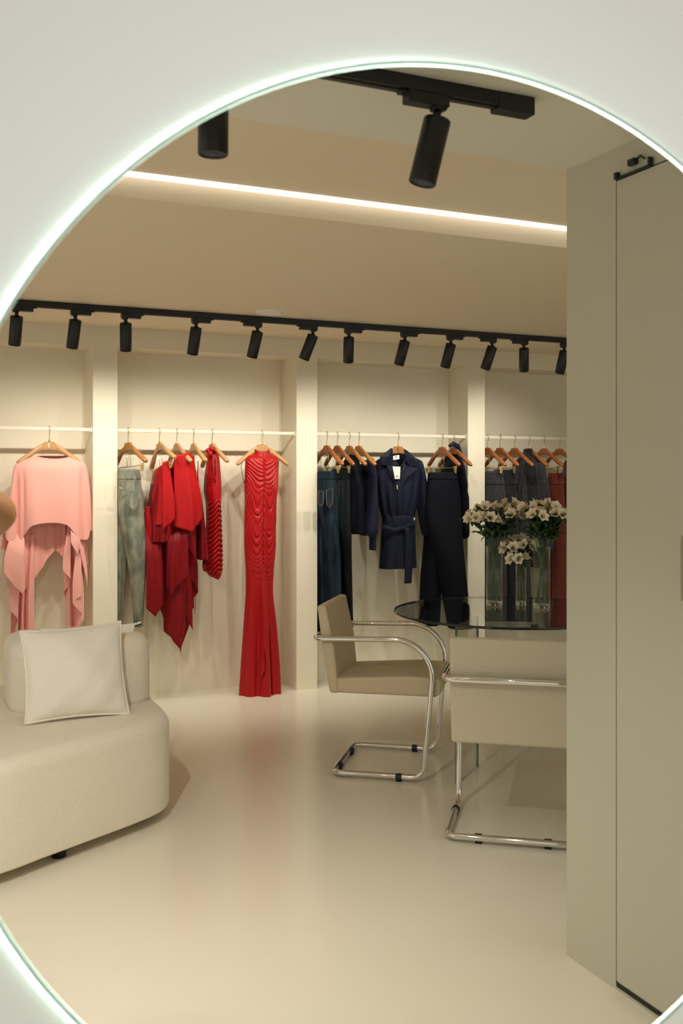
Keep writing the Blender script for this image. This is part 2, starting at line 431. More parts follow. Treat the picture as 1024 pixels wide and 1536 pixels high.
# ------------------------------------------------------------------ hangers
def hanger(px, rz, label, wood='wood', clips=False, roll=0, half=.185, mark=None, clipw=.15, drop=0):
    x = onY(px, 652, YRAIL).x
    t = thing('clothes_hanger', label, 'hanger', (x, YRAIL, ZRAIL), math.radians(rz), 'wooden hangers on the rails')
    Rr = Matrix.Rotation(math.radians(roll), 3, 'Y')
    piv = Vector((0, 0, -.075))
    def rr(p): return piv+Rr@(Vector(p)-piv)
    b = MB()
    for sx in (-1, 1):
        P = spline([(0, 0, -.099), (sx*.030, 0, -.104), (sx*.07, 0, -.124), (sx*.12, -.004, -.160), (sx*half, -.012, -.206)], 24)
        rv = [.0235-.0085*min(1, k/14) for k in range(24)]; rv[-1] *= .55; rv[-2] *= .86
        n0 = len(b.v)
        N = 24; n = 12; vs = []
        for i, q in enumerate(P):
            tt = (P[min(i+1, N-1)]-P[max(i-1, 0)]).normalized(); nn = Vector((-tt.z*sx, 0, tt.x*sx))
            ry = (.0075+.0085*sm(6, 22, i))*(.55 if i == N-1 else (.86 if i == N-2 else 1))
            for k in range(n):
                a = 2*PI*k/n
                vs.append(rr(q+nn*math.sin(a)*rv[i]+Vector((0, 1, 0))*math.cos(a)*ry))
        fs = [(i*n+k, i*n+(k+1) % n, (i+1)*n+(k+1) % n, (i+1)*n+k) for i in range(N-1) for k in range(n)]
        fs += [tuple(range(n)), tuple((N-1)*n+k for k in range(n))]
        b.add(vs, fs)
    out = [(-.030, -.076), (.030, -.076), (.041, -.100), (.036, -.126), (0, -.121), (-.036, -.126), (-.041, -.100)]
    k0 = len(b.v); b.prism(out, -.0078, .0078, 'Y'); b.v[k0:] = [tuple(rr(q)) for q in b.v[k0:]]
    b.build('wooden_body', M[wood], t, bevel=.0015)
    b = MB()
    Rz = Matrix.Rotation(-math.radians(rz), 3, 'Z')
    hk = [(0, -.080), (0, -.034), (.008, -.022), (.0145, -.012), (.0160, .002), (.012, .0135), (.002, .0165), (-.009, .0130), (-.0125, .004), (-.0125, -.006)]
    b.tube([Rz@Vector((0, -y, z)) for y, z in [tuple(q) for q in spline(hk, 32)]], .0024, 8)
    b.lathe([(0, -.080), (.007, -.078), (.007, -.068), (.003, -.062), (0, -.062)], 12)
    b.build('hook', M['gold'], t)
    if clips:
        zb = -.222+drop
        b = MB(); b.tube([rr((-clipw-.012, 0, zb)), rr((clipw+.012, 0, zb))], .0022, 8)
        b.tube([rr((-.02, 0, -.120)), rr((-.02, 0, zb)), ], .0018, 6); b.tube([rr((.02, 0, -.120)), rr((.02, 0, zb))], .0018, 6)
        b.build('clip_bar', M['gold'], t)
        for sx in (-1, 1):
            b = MB(); c0 = rr((sx*clipw, 0, zb-.012))
            b.box(c0+Vector((0, -.006, 0)), (.014, .004, .050), rot=Rr@Matrix.Rotation(.10, 3, 'X')); b.box(c0+Vector((0, .006, 0)), (.014, .004, .050), rot=Rr@Matrix.Rotation(-.10, 3, 'X'))
            b.tube([c0+Vector((-.007, 0, .004)), c0+Vector((.007, 0, .004))], .0045, 8)
            b.build('clip', M['gold'], t, bevel=.001)
    if mark:
        b = MB(); o2 = []
        for k in range(13):
            a = PI/2+PI*k/12; o2.append((.012+.016*math.cos(a), -.097+.0155*math.sin(a)))
        for k in range(12, -1, -1):
            a = PI/2+PI*k/12; o2.append((.012+.0085*math.cos(a), -.097+.0155*math.sin(a)))
        b.prism([(x_-.006, z_) for x_, z_ in o2], -.0086, -.0076, 'Y'); b.build('crescent_mark', M[mark], t)
    return t

# ------------------------------------------------------------------ garments
class Garment:
    """cloth authored at the hanging plane, seen shapes given as image rows, real depth d"""
    def __init__(s, name, label, cat, px, group=None, Y=YRAIL):
        s.Y = Y; x = onY(px, 652, Y).x
        s.o = Vector((x, Y, ZRAIL)); s.name = name
        s.root = thing(name, label, cat, s.o, 0, group)
    def L(s, px, py, dy=0):                         # image point -> local point on the plane Y+dy
        return onY(px, py, s.Y+dy)-s.o
    def rows(s, R):
        """R: list of (py, xl, xr, d, yo)"""
        out = []
        for r in R:
            py, xl, xr, d = r[:4]; yo = r[4] if len(r) > 4 else 0
            a = s.L(xl, py, yo); c_ = s.L(xr, py, yo)
            cx = (a.x+c_.x)/2; wt = (c_.x-a.x)/2
            psi = (s.o.x+cx)/(s.Y+yo)              # tan of the view direction
            sh = d*psi
            if sh > .8*wt: d = .8*wt/psi; sh = .8*wt
            w = math.sqrt(max(wt*wt-sh*sh, 1e-6))
            out.append((a.z*.5+c_.z*.5, cx, w, d, yo))
        return out
    def tube(s, R, na=96, nv=64, fold=(.0, .012, 5, 0), hem=None, top=None, p=2.0, extra=None, mb=None, ang=(0, 2*PI), raw=False):
        mb = mb if mb is not None else MB()
        Q = R if raw else s.rows(R)
        V = [0]
        for i in range(1, len(Q)): V.append(V[-1]+max(1e-4, abs(Q[i][0]-Q[i-1][0])))
        rng = random.Random(fold[3])
        waves = [(fold[2]+rng.choice((-2, -1, 0, 1, 2)), rng.uniform(0, 6.28), rng.uniform(-1.2, 1.2), rng.uniform(.5, 1)) for _ in range(4)]
        col = [[q[k] for q in Q] for k in range(5)]
        full = abs(ang[1]-ang[0]-2*PI) < 1e-6
        def fn(u, v):
            vv = v*V[-1]
            z, cx, w, d, yo = [cat1(V, col[k], vv) for k in range(5)]
            a = ang[0]+(ang[1]-ang[0])*u
            ca, sa = math.cos(a), math.sin(a)
            e = 2/p
            x0 = math.copysign(abs(ca)**e, ca); y0 = math.copysign(abs(sa)**e, sa)
            A = fold[0]+(fold[1]-fold[0])*v
            f = sum(m*math.sin(n*a+ph+tw*v*3) for n, ph, tw, m in waves)/2.2*A
            x = cx+x0*w+ca*f*min(1, w/.05); y = yo+y0*d+sa*f*min(1.3, d/.05)
            if top: z += top(a)*(1-v)**2
            if hem: z += hem(a)*sm(.25, 1, v)
            pt = Vector((x, y, z))
            return extra(u, v, a, pt) if extra else pt
        mb.grid(fn, na, nv, closeu=full)
        return mb
    def fall(s, plan, top, bot, nu=90, nv=36, flat=.25, mb=None, tuck=.3, wav=.006, seed=0):
        """cascade: plan = [(px, dy)] zig-zag in plan, top / bot = image heights along it"""
        mb = mb if mb is not None else MB()
        pts = []
        for (px, dy), a, c_ in zip(plan, top, bot):
            q = s.L(px, c_, dy); q2 = s.L(px, a, dy)
            pts.append((q.x, dy, q2.z, q.z))
        S = []
        segs = len(pts)-1
        for i in range(nu):
            t = i/(nu-1)*segs; k = min(int(t), segs-1); u = t-k
            u2 = u*u*(3-2*u)*.55+u*.45
            S.append([pts[k][m]+(pts[k+1][m]-pts[k][m])*(u2 if m < 2 else u) for m in range(4)])
        xm0, xm1 = S[0], S[-1]
        rng = random.Random(seed)
        def fn(u, v):
            i = min(nu-1, int(round(u*(nu-1)))); q = S[i]
            w = flat+(1-flat)*sm(0, .8, v)
            xs = xm0[0]+(xm1[0]-xm0[0])*u; ys = xm0[1]+(xm1[1]-xm0[1])*u
            x = xs+(q[0]-xs)*w; y = ys+(q[1]-ys)*w
            y = y*(tuck+(1-tuck)*sm(0, .45, v))+wav*v*(math.sin(2.3*u*6.28+3*v+seed)+.6*math.sin(5.1*u*6.28-2*v+2*seed))
            return Vector((x, y, q[2]+(q[3]-q[2])*v))
        mb.grid(fn, nu, nv)
        return mb
    def put(s, mb, name, m, solid=.0016, parent=None):
        return mb.build(name, M[m] if isinstance(m, str) else m, parent or s.root, solid=solid)
    def quad(s, pts, name, m, dy=-.06, th=.002, parent=None):
        mb = MB(); P = [s.L(px, py, dy) for px, py in pts]
        out = [(q.x, q.z) for q in P]; mb.prism(out, dy-th, dy, 'Y'); return s.put(mb, name, m, 0, parent)

# ================================================================== niche with the pink top
hanger(74, 0, 'pale wooden hanger inside the pink top, small white crescent on its front', 'wood_pale', mark='rail')
g = Garment('draped_blouse', 'loose pink cape blouse with cascading handkerchief tails, behind the sofa', 'blouse', 74)
def pink_hem(a):
    s_ = math.cos(a)
    if math.sin(a) < 0:
        return .055*(1-min(1, (abs(s_)/.62))**2)-.05*sm(.3, .62, abs(s_))+.05*sm(.80, 1, abs(s_))
    return -.02
m = g.tube([(684, 54, 106, .018, -.004), (687, 44, 113, .035), (692, 27, 124, .048), (701, 21, 129, .058), (725, 17, 132, .066), (762, 9.5, 135, .075), (798, 3.5, 137.5, .08)],
           260, 80, (.002, .016, 8, 3), extra=lambda u, v, a, pt: pt+Vector((0, (.020*(math.exp(-((pt.x+.185)/.010)**2)+math.exp(-((pt.x+.150)/.008)**2)*.7+math.exp(-((pt.x-.178)/.010)**2))*sm(.12, .45, v) if math.sin(a) < 0 else 0), 0)), hem=pink_hem, top=lambda a: (-.016 if math.sin(a) < 0 else .004)*(1-abs(math.cos(a))**2), p=2.4)
g.put(m, 'bodice', 'pink')
g.put(g.fall([(37.5, -.085), (34, -.10), (20, -.095), (6, -.085), (21, -.03), (9, -.05), (24, .03), (1, .0), (14, .05)], [788]*9, [884, 892, 879, 859, 852, 846, 836, 821, 812], nu=140, seed=1, tuck=.25, flat=.45), 'front_drape', 'pink')
g.put(g.fall([(36, .0), (46, .02), (66, .035), (88, .045)], [770]*4, [888, 877, 848, 815], seed=2), 'back_panel', 'pink')
g.put(g.fall([(80, .05), (90, .03), (98, .02)], [770]*3, [822, 832, 840], seed=3), 'back_panel', 'pink')
g.put(g.fall([(51, .01), (43, -.045), (37, .02), (33, -.04), (28, .03), (27, -.07), (15, -.045), (28, .03), (16, .0), (24, .08)], [800]*10, [948, 953, 958, 962, 968, 930, 916, 930, 946, 970], nu=150, seed=4), 'tail', 'pink')
g.put(g.fall([(106, -.065), (94, -.04), (107, .0), (95.5, .03), (101, .05)], [786]*5, [870, 856, 872, 890, 906], seed=5, tuck=.25), 'front_drape', 'pink')
g.put(g.fall([(98, .05), (104, -.02), (109, .04), (116, -.03), (126, -.05), (109, -.085), (122, -.06)], [800]*7, [952, 952, 950, 945, 928, 905, 894], nu=140, seed=6), 'tail', 'pink')
g.put(g.fall([(106, -.09), (116, -.085), (120, -.07), (131, -.04), (122, .0), (132, .03), (127, .06)], [787]*7, [812, 834, 822, 882, 852, 848, 824], seed=7, tuck=.25), 'front_drape', 'pink')

# ================================================================== niche with the red clothes
hanger(192, 108, 'wooden clip hanger holding the light washed jeans', 'wood', clips=True, roll=4)
def jeans(px, label, mname, hip, legs, waist, seed, pockets=(), group=None, Y=YRAIL, cat='trousers', edge=None):
    g = Garment('jeans' if 'denim' in mname else 'trousers', label, cat, px, group, Y)
    for k, l in enumerate(legs):
        yo = l[0][4]
        rows = [(h[0], (h[1] if edge is None or yo > 0 else max(h[1], edge)), h[2], h[3]*.5, yo*.9) for h in hip if h[0] < l[0][0]-8]+[(l[0][0]+22,)+tuple(l[0][1:])]+[r for r in l[1:] if r[0] > l[0][0]+30]
        g.put(g.tube(rows, 84, 80, (.001, .007, 5, seed+k+1), p=2.2), 'leg', mname)
    yn = legs[-1][0][4]*.9; waist = [(h[0]+dz, (h[1] if edge is None else max(h[1], edge))-.3, h[2]+.5, h[3]*.5+.0008, yn) for h, dz in ((hip[0], -1.5), (hip[1], -3))]
    g.put(g.tube(waist, 96, 8, (.001, .001, 6, seed), p=2.3), 'waistband', mname)
    for q in pockets:
        po = g.quad(q[0], 'pocket', mname, q[1], .002)
        c_ = Vector((sum(p[0] for p in q[0])/len(q[0]), sum(p[1] for p in q[0])/len(q[0])))
        P = [g.L(c_[0]+(p[0]-c_[0])*.86, c_[1]+(p[1]-c_[1])*.9, q[1]) for p in q[0]]
        mb = MB(); mb.tube([p+Vector((0, -.0022, 0)) for p in P], .0010, 5, closed=True); g.put(mb, 'stitching', q[2] if len(q) > 2 else 'stitch', 0, po)
    return g
g = jeans(192, 'light washed grey-green jeans clipped beside the pale pillar', 'denim_l',
      [(706, 166, 208, .10), (722, 164, 211, .115), (770, 162, 215.5, .125), (816, 163, 217, .125)],
      [[(790, 163, 194, .075, .055), (860, 165, 189, .065, .055), (936, 168, 183.5, .05, .055)], [(800, 187, 217.5, .08, -.05), (860, 194, 217.2, .07, -.05), (939, 200.5, 213.5, .055, -.05)]],
      [(704, 165.5, 208.6, .102), (716, 164.5, 210.6, .114)], 11, edge=177.5,
      pockets=(([(193, 737), (207, 734), (207, 757), (201, 766), (194, 760)], -.142, 'denim_seam'), ([(178, 728), (187, 731), (187, 735), (178, 734)], -.135, 'denim_seam')))
for x0 in (186, 201):
    g.quad([(x0, 704), (x0+2.2, 704), (x0+2.4, 719), (x0+.2, 719)], 'belt_loop', 'denim_l', -.128, .004)
mb = MB(); mb.tube([g.L(188, 720, -.132), g.L(189, 760, -.136), g.L(191, 800, -.130), g.L(192.5, 818, -.125)], .0016, 6); g.put(mb, 'centre_seam', 'denim_seam', 0)
mb = MB(); mb.tube([g.L(214, 735, -.07), g.L(217.5, 800, -.06), g.L(216, 880, -.08), g.L(212, 930, -.10)], .0016, 6); g.put(mb, 'side_seam', 'denim_seam', 0)
q = g.quad([(201.5, 932), (211.5, 929.5), (212, 937), (202, 940)], 'hem_label', 'tag_black', -.112, .002)
for i, (a, b_) in enumerate(((202.6, 935), (205, 934.2), (207.3, 933.4), (209.6, 932.6))):
    g.quad([(a, b_-1), (a+1.5, b_-1.4), (a+1.6, b_+2.4), (a+.1, b_+2.8)], 'label_print', 'paper', -.1145, .0006, q)

hanger(239, 99, 'wooden hanger tilted low, holding the asymmetric red skirt', 'wood_pale', clips=True, roll=11, clipw=.13)
g = Garment('ruffled_skirt', 'bright red asymmetric ruffled skirt hanging from clips next to the jeans', 'skirt', 239)
m = g.tube([(704, 229, 257, .12), (720, 227, 258, .125), (750, 223, 259, .13), (784, 220.5, 258, .135)], 110, 50, (.002, .012, 6, 21),
           top=lambda a: .075*math.cos(a+1.2)*.6+.0, hem=lambda a: -.01*math.cos(3*a))
g.put(m, 'top_layer', 'red')
g.put(g.tube([(725, 226, 258, .12), (780, 219, 256, .125), (812, 218, 252, .125)], 100, 40, (.002, .014, 6, 22)), 'under_layer', 'reddeep')
g.put(g.fall([(244, -.15), (262, -.17), (242, -.125), (262, -.09)], [693, 690, 700, 700], [796, 777, 799, 831], seed=8, flat=.35, tuck=1), 'ruffle', 'red')
g.put(g.fall([(219, -.11), (233, -.135), (245, -.11), (236, -.07), (253, -.03)], [770]*5, [911, 926, 904, 848, 842], seed=9), 'ruffle', 'reddeep')
g.put(g.fall([(217.5, -.05), (227, -.09), (219, -.02), (226, .02)], [760]*4, [812, 806, 868, 862], seed=10, tuck=.9, flat=.7), 'ruffle', 'red')

hanger(265, 97, 'wooden hanger inside the long draped red blouse', 'wood_pale', roll=5)
g = Garment('draped_blouse', 'long deep red draped blouse with pointed layered hem', 'blouse', 265)
m = g.tube([(680, 268, 276, .035), (684, 262, 284, .07), (696, 257, 289, .10), (730, 255, 295, .125), (770, 258, 300, .14), (790, 260, 300, .145)], 120, 60, (.003, .016, 7, 31),
           top=lambda a: .02*math.cos(a), hem=lambda a: -.02*math.cos(a-.5)+.03*max(0, math.cos(a)))
g.put(m, 'bodice', 'red')
g.put(g.fall([(261, -.14), (289, -.185), (303, -.15), (283, -.10), (294, -.07)], [684, 678, 684, 700, 710], [789, 799, 776, 803, 839], seed=12, flat=.55, tuck=1), 'front_drape', 'red')
g.put(g.fall([(250, -.11), (256, -.145), (282, -.155)], [760]*3, [878, 893, 862], seed=13), 'under_drape', 'reddeep')
g.put(g.fall([(279, -.13), (294, -.15), (280, -.09), (297, -.05), (284, -.02), (291, .0)], [775]*6, [812, 842, 856, 888, 905, 915], seed=16), 'ruffle', 'reddeep')
g.put(g.fall([(245, -.04), (258, -.11), (271, -.135), (278, -.09), (289, -.10), (282, -.05)], [770]*6, [946, 958, 977, 925, 946, 930], seed=14), 'long_drape', 'reddeep')
g.put(g.fall([(238, .04), (246, -.02), (252, .04), (262, .0), (272, .05), (284, .03)], [770]*6, [905, 930, 945, 962, 970, 938], seed=15), 'long_drape', 'reddeep')
mb = MB(); mb.tube([g.L(271.5, 958, -.13), g.L(271, 968, -.132), g.L(270.5, 978, -.13)], [.006, .005, .003], 8); g.put(mb, 'tie_end', 'reddeep', 0)

hanger(290, 93, 'wooden hanger seen nearly end-on with thin red straps', 'wood_pale', roll=6)
g = Garment('strappy_top', 'dark red strappy flared top partly behind the draped blouse', 'top', 290)
m = g.tube([(727, 288, 298, .06), (745, 287, 302, .09), (780, 287, 307, .12), (812, 288, 310, .135), (838, 288, 312, .14)], 96, 50, (.001, .010, 6, 41), top=lambda a: .02*math.cos(2*a))
g.put(m, 'bodice', 'reddeep')
for dx in (0, 6):
    mb = MB(); mb.tube([g.L(291+dx, 692, -.10+.03*dx), g.L(290.5+dx, 710, -.08), g.L(291.5+dx, 729, -.055)], .0035, 8); g.put(mb, 'strap', 'red', 0)
mb = MB(); mb.tube([g.L(294, 850, -.03), g.L(293, 890, -.03), g.L(292, 921, -.03)], .002, 6); g.put(mb, 'hanging_thread', 'reddeep', 0)

hanger(318, 99, 'wooden hanger under the knotted neck of the red ruched dress', 'wood_pale', roll=5)
g = Garment('mini_dress', 'short red ruched halter dress with knotted neck, left of the long gown', 'dress', 318)
def ruche_v(u, v, a, pt):
    if math.sin(a) < .35:
        s_ = math.cos(a); e = sm(.36, .46, v)*(1-sm(.93, 1, v))
        ph = pt.z/.030*2*PI+8*abs(s_-.1)*1.0-6*sm(-1, 1, s_)+.8*math.sin(9*v)
        pt = pt+Vector((0, -.0095*e*math.sin(ph)*(1+.4*math.sin(3*ph+1)), 0))
    return pt
m = g.tube([(676, 314, 324, .02), (684, 311, 328, .04), (706, 307.5, 330, .07), (732, 305.5, 331.5, .085), (758, 309, 331, .08), (790, 309, 332, .08), (835, 305, 333.5, .085), (852, 306, 333.5, .08), (864, 314, 331, .055)],
           130, 220, (.001, .004, 7, 51), extra=ruche_v, hem=lambda a: -.018*(1 if math.sin(a) < 0 else -.6)*(1-abs(math.cos(a))))
g.put(m, 'bodice', 'redj')
mb = MB()
for k, (x_, y_, r_, dy) in enumerate(((312.5, 676, .020, -.03), (318, 673.5, .021, -.045), (322.5, 676, .019, -.03), (315, 680.5, .020, -.055))):
    c0 = g.L(x_, y_, dy); mb.lathe([(r_*math.sin(PI*i/10), r_*.8*math.cos(PI*i/10)) for i in range(11)], 18, c0, Matrix.Rotation(.5*k, 3, 'Y'))
g.put(mb, 'neck_knot', 'redj', 0)
mb = MB(); mb.tube([g.L(319, 683, -.06), g.L(320, 700, -.085), g.L(319.5, 715, -.098), g.L(323, 724, -.098)], [.008, .011, .012, .009], 12, sq=(1, .5)); g.put(mb, 'neck_tie', 'redj', 0)
mb = MB()
P0 = [g.L(321.6, 688, -.075), g.L(323.2, 688, -.075), g.L(322.8, 714, -.1), g.L(321.2, 714, -.1)]
mb.add(P0, [(0, 1, 2, 3)]); g.put(mb, 'keyhole_lining', 'reddeep', .001)
g.put(g.fall([(303.5, .02), (308, -.03), (304, -.05), (309, -.06)], [838]*4, [852, 846, 856, 858], nu=40, seed=17), 'ruffle', 'redj')

hanger(393, 2, 'wooden hanger with both arm tips showing past the long red gown', 'wood_pale', half=.178)
g = Garment('evening_gown', 'floor-length red sleeveless gown with ruched front and high collar', 'dress', 393, Y=YRAIL-.012)
def skirtfold(u, v, a, pt):
    e = sm(-.72, -1.25, pt.z)
    f = .017*math.sin(7*a+.6+.6*pt.z)+.004*math.sin(13*a+2.0-pt.z*1.5)+.010*math.sin(4*a+1)
    sl = math.exp(-((math.cos(a)-.30)/.07)**2)*sm(-1.05, -1.5, pt.z)*(1 if math.sin(a) < 0 else 0)
    return pt+Vector((math.cos(a)*f*.5*e, math.sin(a)*f*e+.035*sl, .025*sl))
def ruche_g(u, v, a, pt):
    sa = math.sin(a)
    if sa < .2:
        s_ = math.cos(a); z = pt.z
        e = sm(-.115, -.19, z)*(1-sm(-.80, -1.02, z))*sm(.2, -.25, sa)
        env = .25+.75*sm(0, .10, abs(s_))
        droop = .075*abs(s_)**1.15-.052*math.sin(PI*min(1, abs(s_)*1.02))*(.15+1.5*sm(-.15, -.62, z))
        q = 1 if s_ > 0 else -1
        ph = (z-droop)/(.0255+.010*sm(-.3, -.8, z))*2*PI+1.5*math.sin(21*z+q)+1.1*math.sin(43*z+2.3*q)+.9*math.sin(4.2*abs(s_)+17*z+q)+(PI*.7 if q > 0 else 0)
        amp = .65+.35*math.sin(29*z+3*s_+q*1.7)
        wv = (math.sin(ph)+.30*math.sin(2*ph+.8))
        pt = pt+Vector((0, -.0043*e*env*amp*wv, 0))
        pt.y += .010*e*math.exp(-(s_/.055)**2)
        pt.y -= .0030*e*math.exp(-(s_/.10)**2)*math.sin(z/.0135*2*PI)
    return pt
m = g.tube([(673, 382, 403.5, .026), (681, 382.5, 404, .034), (684, 371.5, 413, .042), (688, 368.2, 416.8, .048), (693, 367.6, 417, .052), (724, 366.5, 417.3, .062), (752, 367, 414.5, .062), (810, 366, 413.5, .066),
            (854, 368.6, 411, .066), (884, 369.5, 409.5, .066), (942, 366.5, 415, .075), (1001, 362.5, 420, .090), (1042, 360, 422, .10)], 220, 420, (.0, .0, 7, 61), extra=lambda u, v, a, pt: ruche_g(u, v, a, skirtfold(u, v, a, pt)),
           top=lambda a: -.018*max(0, -math.sin(a)))
g.put(m, 'gown_body', 'redj')
for sx, xs in ((-1, (364, 361.5, 364.5, 367)), (1, (418, 417.5, 416.5, 414.5))):
    ys = (690, 700, 718, 726)
    mb = MB(); mb.tube([g.L(x_, y_, .0) for x_, y_ in zip(xs, ys)], .0022, 6); g.put(mb, 'hanger_loop', 'tag_black', 0)
g.put(g.fall([(391, -.098), (396, -.115), (400, -.10), (396, -.085), (403, -.09)], [985, 960, 975, 1000, 1000], [1020, 1005, 1040, 1046, 1040], nu=60, seed=18), 'slit_ruffle', 'redj')

# ================================================================== niche with the navy clothes
hanger(490, 97, 'leftmost wooden clip hanger in the navy niche, touching the pillar edge', 'wood_dark', clips=True, clipw=.14)
g = jeans(490, 'dark blue jeans beside the pillar behind the left chair', 'denim_d',
      [(708, 470, 502.5, .10), (722, 469, 504, .115), (760, 468, 506, .125), (808, 468, 507.5, .125)],
      [[(780, 466, 489, .075, .06), (870, 470, 492, .07, .06), (958, 474, 490.5, .06, .06)], [(780, 483, 508, .085, -.055), (850, 489, 510.5, .08, -.055), (942, 493, 512.5, .07, -.055)]],
      [(706, 470, 503, .102), (718, 469, 504.5, .114)], 71, edge=477,
      pockets=(([(488, 734), (499.5, 731), (499.5, 753), (494, 763), (489, 757)], -.15), ([(477, 735), (485, 735), (485, 755), (481, 760), (477, 757)], -.145)))
hanger(506, 97, 'second wooden clip hanger in the navy niche, overlapping the first', 'wood_dark', clips=True, clipw=.14)
g = jeans(506, 'charcoal straight jeans hanging second from the pillar', 'denim_k',
      [(706, 499, 522.5, .10), (722, 499, 525, .115), (770, 499, 526, .12), (812, 499, 526.8, .12)],
      [[(790, 498, 516, .06, .06), (870, 502, 518, .055, .06), (950, 507, 519, .05, .06)], [(790, 507, 527.2, .08, -.05), (850, 512, 527.6, .075, -.05), (940, 516, 529, .065, -.05)]],
      [(704, 499, 522.8, .102), (716, 499, 524.6, .114)], 81, edge=490)
hanger(524, 97, 'wooden hanger inside the sleeveless navy top', 'wood')
g = Garment('tank_top', 'plain navy sleeveless top behind the charcoal jeans', 'top', 524)
g.put(g.tube([(681, 524, 534, .04), (688, 516, 538, .08), (704, 510, 541, .11), (740, 512, 545, .13), (800, 512, 546, .135)], 90, 50, (.001, .008, 6, 91), top=lambda a: -.02*abs(math.sin(a))), 'bodice', 'navy2')
hanger(538, 97, 'wooden hanger mostly covered by the navy long-sleeved top', 'wood')
g = Garment('long_sleeved_top', 'dark blue satin top with one long sleeve hanging left of the romper', 'top', 538)
g.put(g.tube([(690, 546, 558, .04), (697, 540, 562, .08), (715, 534, 563, .11), (760, 530, 562, .12), (803, 540, 560, .12)], 90, 50, (.001, .008, 6, 95)), 'bodice', 'navy2')
g.put(g.tube([(687, 551, 559, .03, -.10), (694, 548.5, 563, .05, -.115), (720, 552, 565.5, .055, -.12), (765, 549, 568, .06, -.12), (797, 545, 567.5, .062, -.12), (803, 550, 565.5, .05, -.12), (806, 553.5, 564.8, .042, -.12), (825, 553.5, 563.8, .04, -.12)], 70, 60, (.001, .006, 5, 96)), 'sleeve', 'navyp')
hanger(597, 0, 'orange-brown wooden hanger inside the navy romper, dark crescent on its front', 'wood', mark='tag_black', half=.16)
g = Garment('belted_romper', 'navy short romper with wide lapels, belt tie and white price tag', 'romper', 597)
g.put(g.tube([(684, 578, 612, .045), (688, 569, 626, .055), (694, 562.5, 633.5, .06), (712, 562, 633, .07), (745, 566, 628, .075), (764, 570, 624, .07), (775, 573.6, 620.5, .062)], 120, 60, (.002, .010, 12, 101),
             top=lambda a: -.085*max(0, -math.sin(a))*(1-min(1, abs(math.cos(a)-.0)/.5)) if math.sin(a) < 0 else .03*math.sin(a)*(1-abs(math.cos(a)))), 'bodice', 'navy')
g.put(g.tube([(773, 573, 620.5, .066), (779, 573, 621, .070), (792, 572.5, 622, .070), (797, 572.5, 622, .066)], 100, 14, (.001, .003, 9, 102)), 'belt', 'navy')
g.put(g.tube([(792, 572, 622, .066), (806, 571, 623, .072), (852, 568, 624.3, .08)], 110, 40, (.001, .005, 7, 103)), 'shorts', 'navy')
g.put(g.tube([(691, 622, 632, .03, .0), (697, 620, 635, .045, .0), (715, 623, 638.5, .055, .0), (745, 624, 645, .06, -.01), (775, 627, 650, .06, -.02), (795, 631, 650.5, .055, -.02), (803, 633, 649, .045, -.02)], 70, 60, (.001, .006, 5, 104)), 'sleeve', 'navy')
g.put(g.tube([(692, 562, 574, .03, .03), (700, 558, 575, .045, .03), (730, 560, 574, .05, .04), (752, 563, 573, .045, .04)], 60, 40, (.001, .005, 5, 105)), 'sleeve', 'navy2')
g.put(g.tube([(674, 586, 606, .05, .012), (682, 582, 610, .055, .01), (692, 581, 612, .052, .006), (697, 582, 611, .05, .004)], 60, 20, (0, 0, 5, 1), ang=(-.15, PI+.15), p=2.6), 'back_collar', 'navy')
def flap(pts, name, m, dy, dip=.012, parent=None):
    n = len(pts); mb = MB()
    P = [g.L(x_, y_, dy) for x_, y_ in pts]; c0 = sum(P, Vector())/n
    P2 = [p+Vector((0, dip*.0, 0)) for p in P]
    vs = P2+[c0+Vector((0, -dip, 0))]+[p+Vector((0, .004, 0)) for p in P2]
    fs = [(i, (i+1) % n, n) for i in range(n)]+[(i, n+1+i, n+1+(i+1) % n, (i+1) % n) for i in range(n)]+[tuple(n+1+i for i in range(n))]
    mb.add(vs, fs, False); return g.put(mb, name, m, 0, parent)
flap([(586.5, 672), (589, 673), (588.5, 698), (572.5, 697.5), (570, 685)], 'collar', 'navy', -.072)
flap([(605.5, 673), (611, 676), (622, 686), (627, 697), (616, 701), (609, 692)], 'collar', 'navy', -.072)
flap([(612, 699), (627, 703), (617, 716), (600, 733), (603, 715)], 'lapel', 'navy', -.078)
flap([(580, 698), (588.5, 698.5), (590, 715), (594, 728), (584, 714)], 'lapel', 'navy', -.076)
g.quad([(589, 698), (604, 698), (602, 716), (596, 728), (590, 714)], 'lining', 'navy2', -.058, .002)
g.quad([(588.5, 697), (604.5, 697), (606, 681), (588, 681)], 'lining', 'navy2', .0, .002)
q = g.quad([(589.3, 684), (598.4, 682.5), (598.6, 688.5), (589.6, 690)], 'neck_label', 'paper', -.06, .001)
g.quad([(592.5, 684.6), (595, 684.2), (595, 686.6), (592.6, 687)], 'label_print', 'ink', -.0612, .0004, q)
q = g.quad([(588.6, 699.6), (600.2, 700.2), (599.2, 718.2), (592, 718.4)], 'price_tag', 'paper', -.084, .001)
for yy, x0, x1 in ((702, 593, 595), (713.4, 592.8, 597.4), (714.9, 592.9, 597.4)):
    g.quad([(x0, yy), (x1, yy), (x1, yy+.8), (x0, yy+.8)], 'tag_print', 'ink', -.0855, .0004, q)
mb = MB(); mb.box(g.L(595.3, 730, -.084), (.008, .006, .024)); mb.tube([g.L(595.2, 732, -.086), g.L(595.9, 735, -.086)], .004, 8); g.put(mb, 'zip_pull', 'gold', 0)
mb = MB(); mb.tube([g.L(595.6, 735, -.080), g.L(595.8, 755, -.081), g.L(595.6, 775, -.073)], .0022, 6); g.put(mb, 'zip', 'navy2', 0)
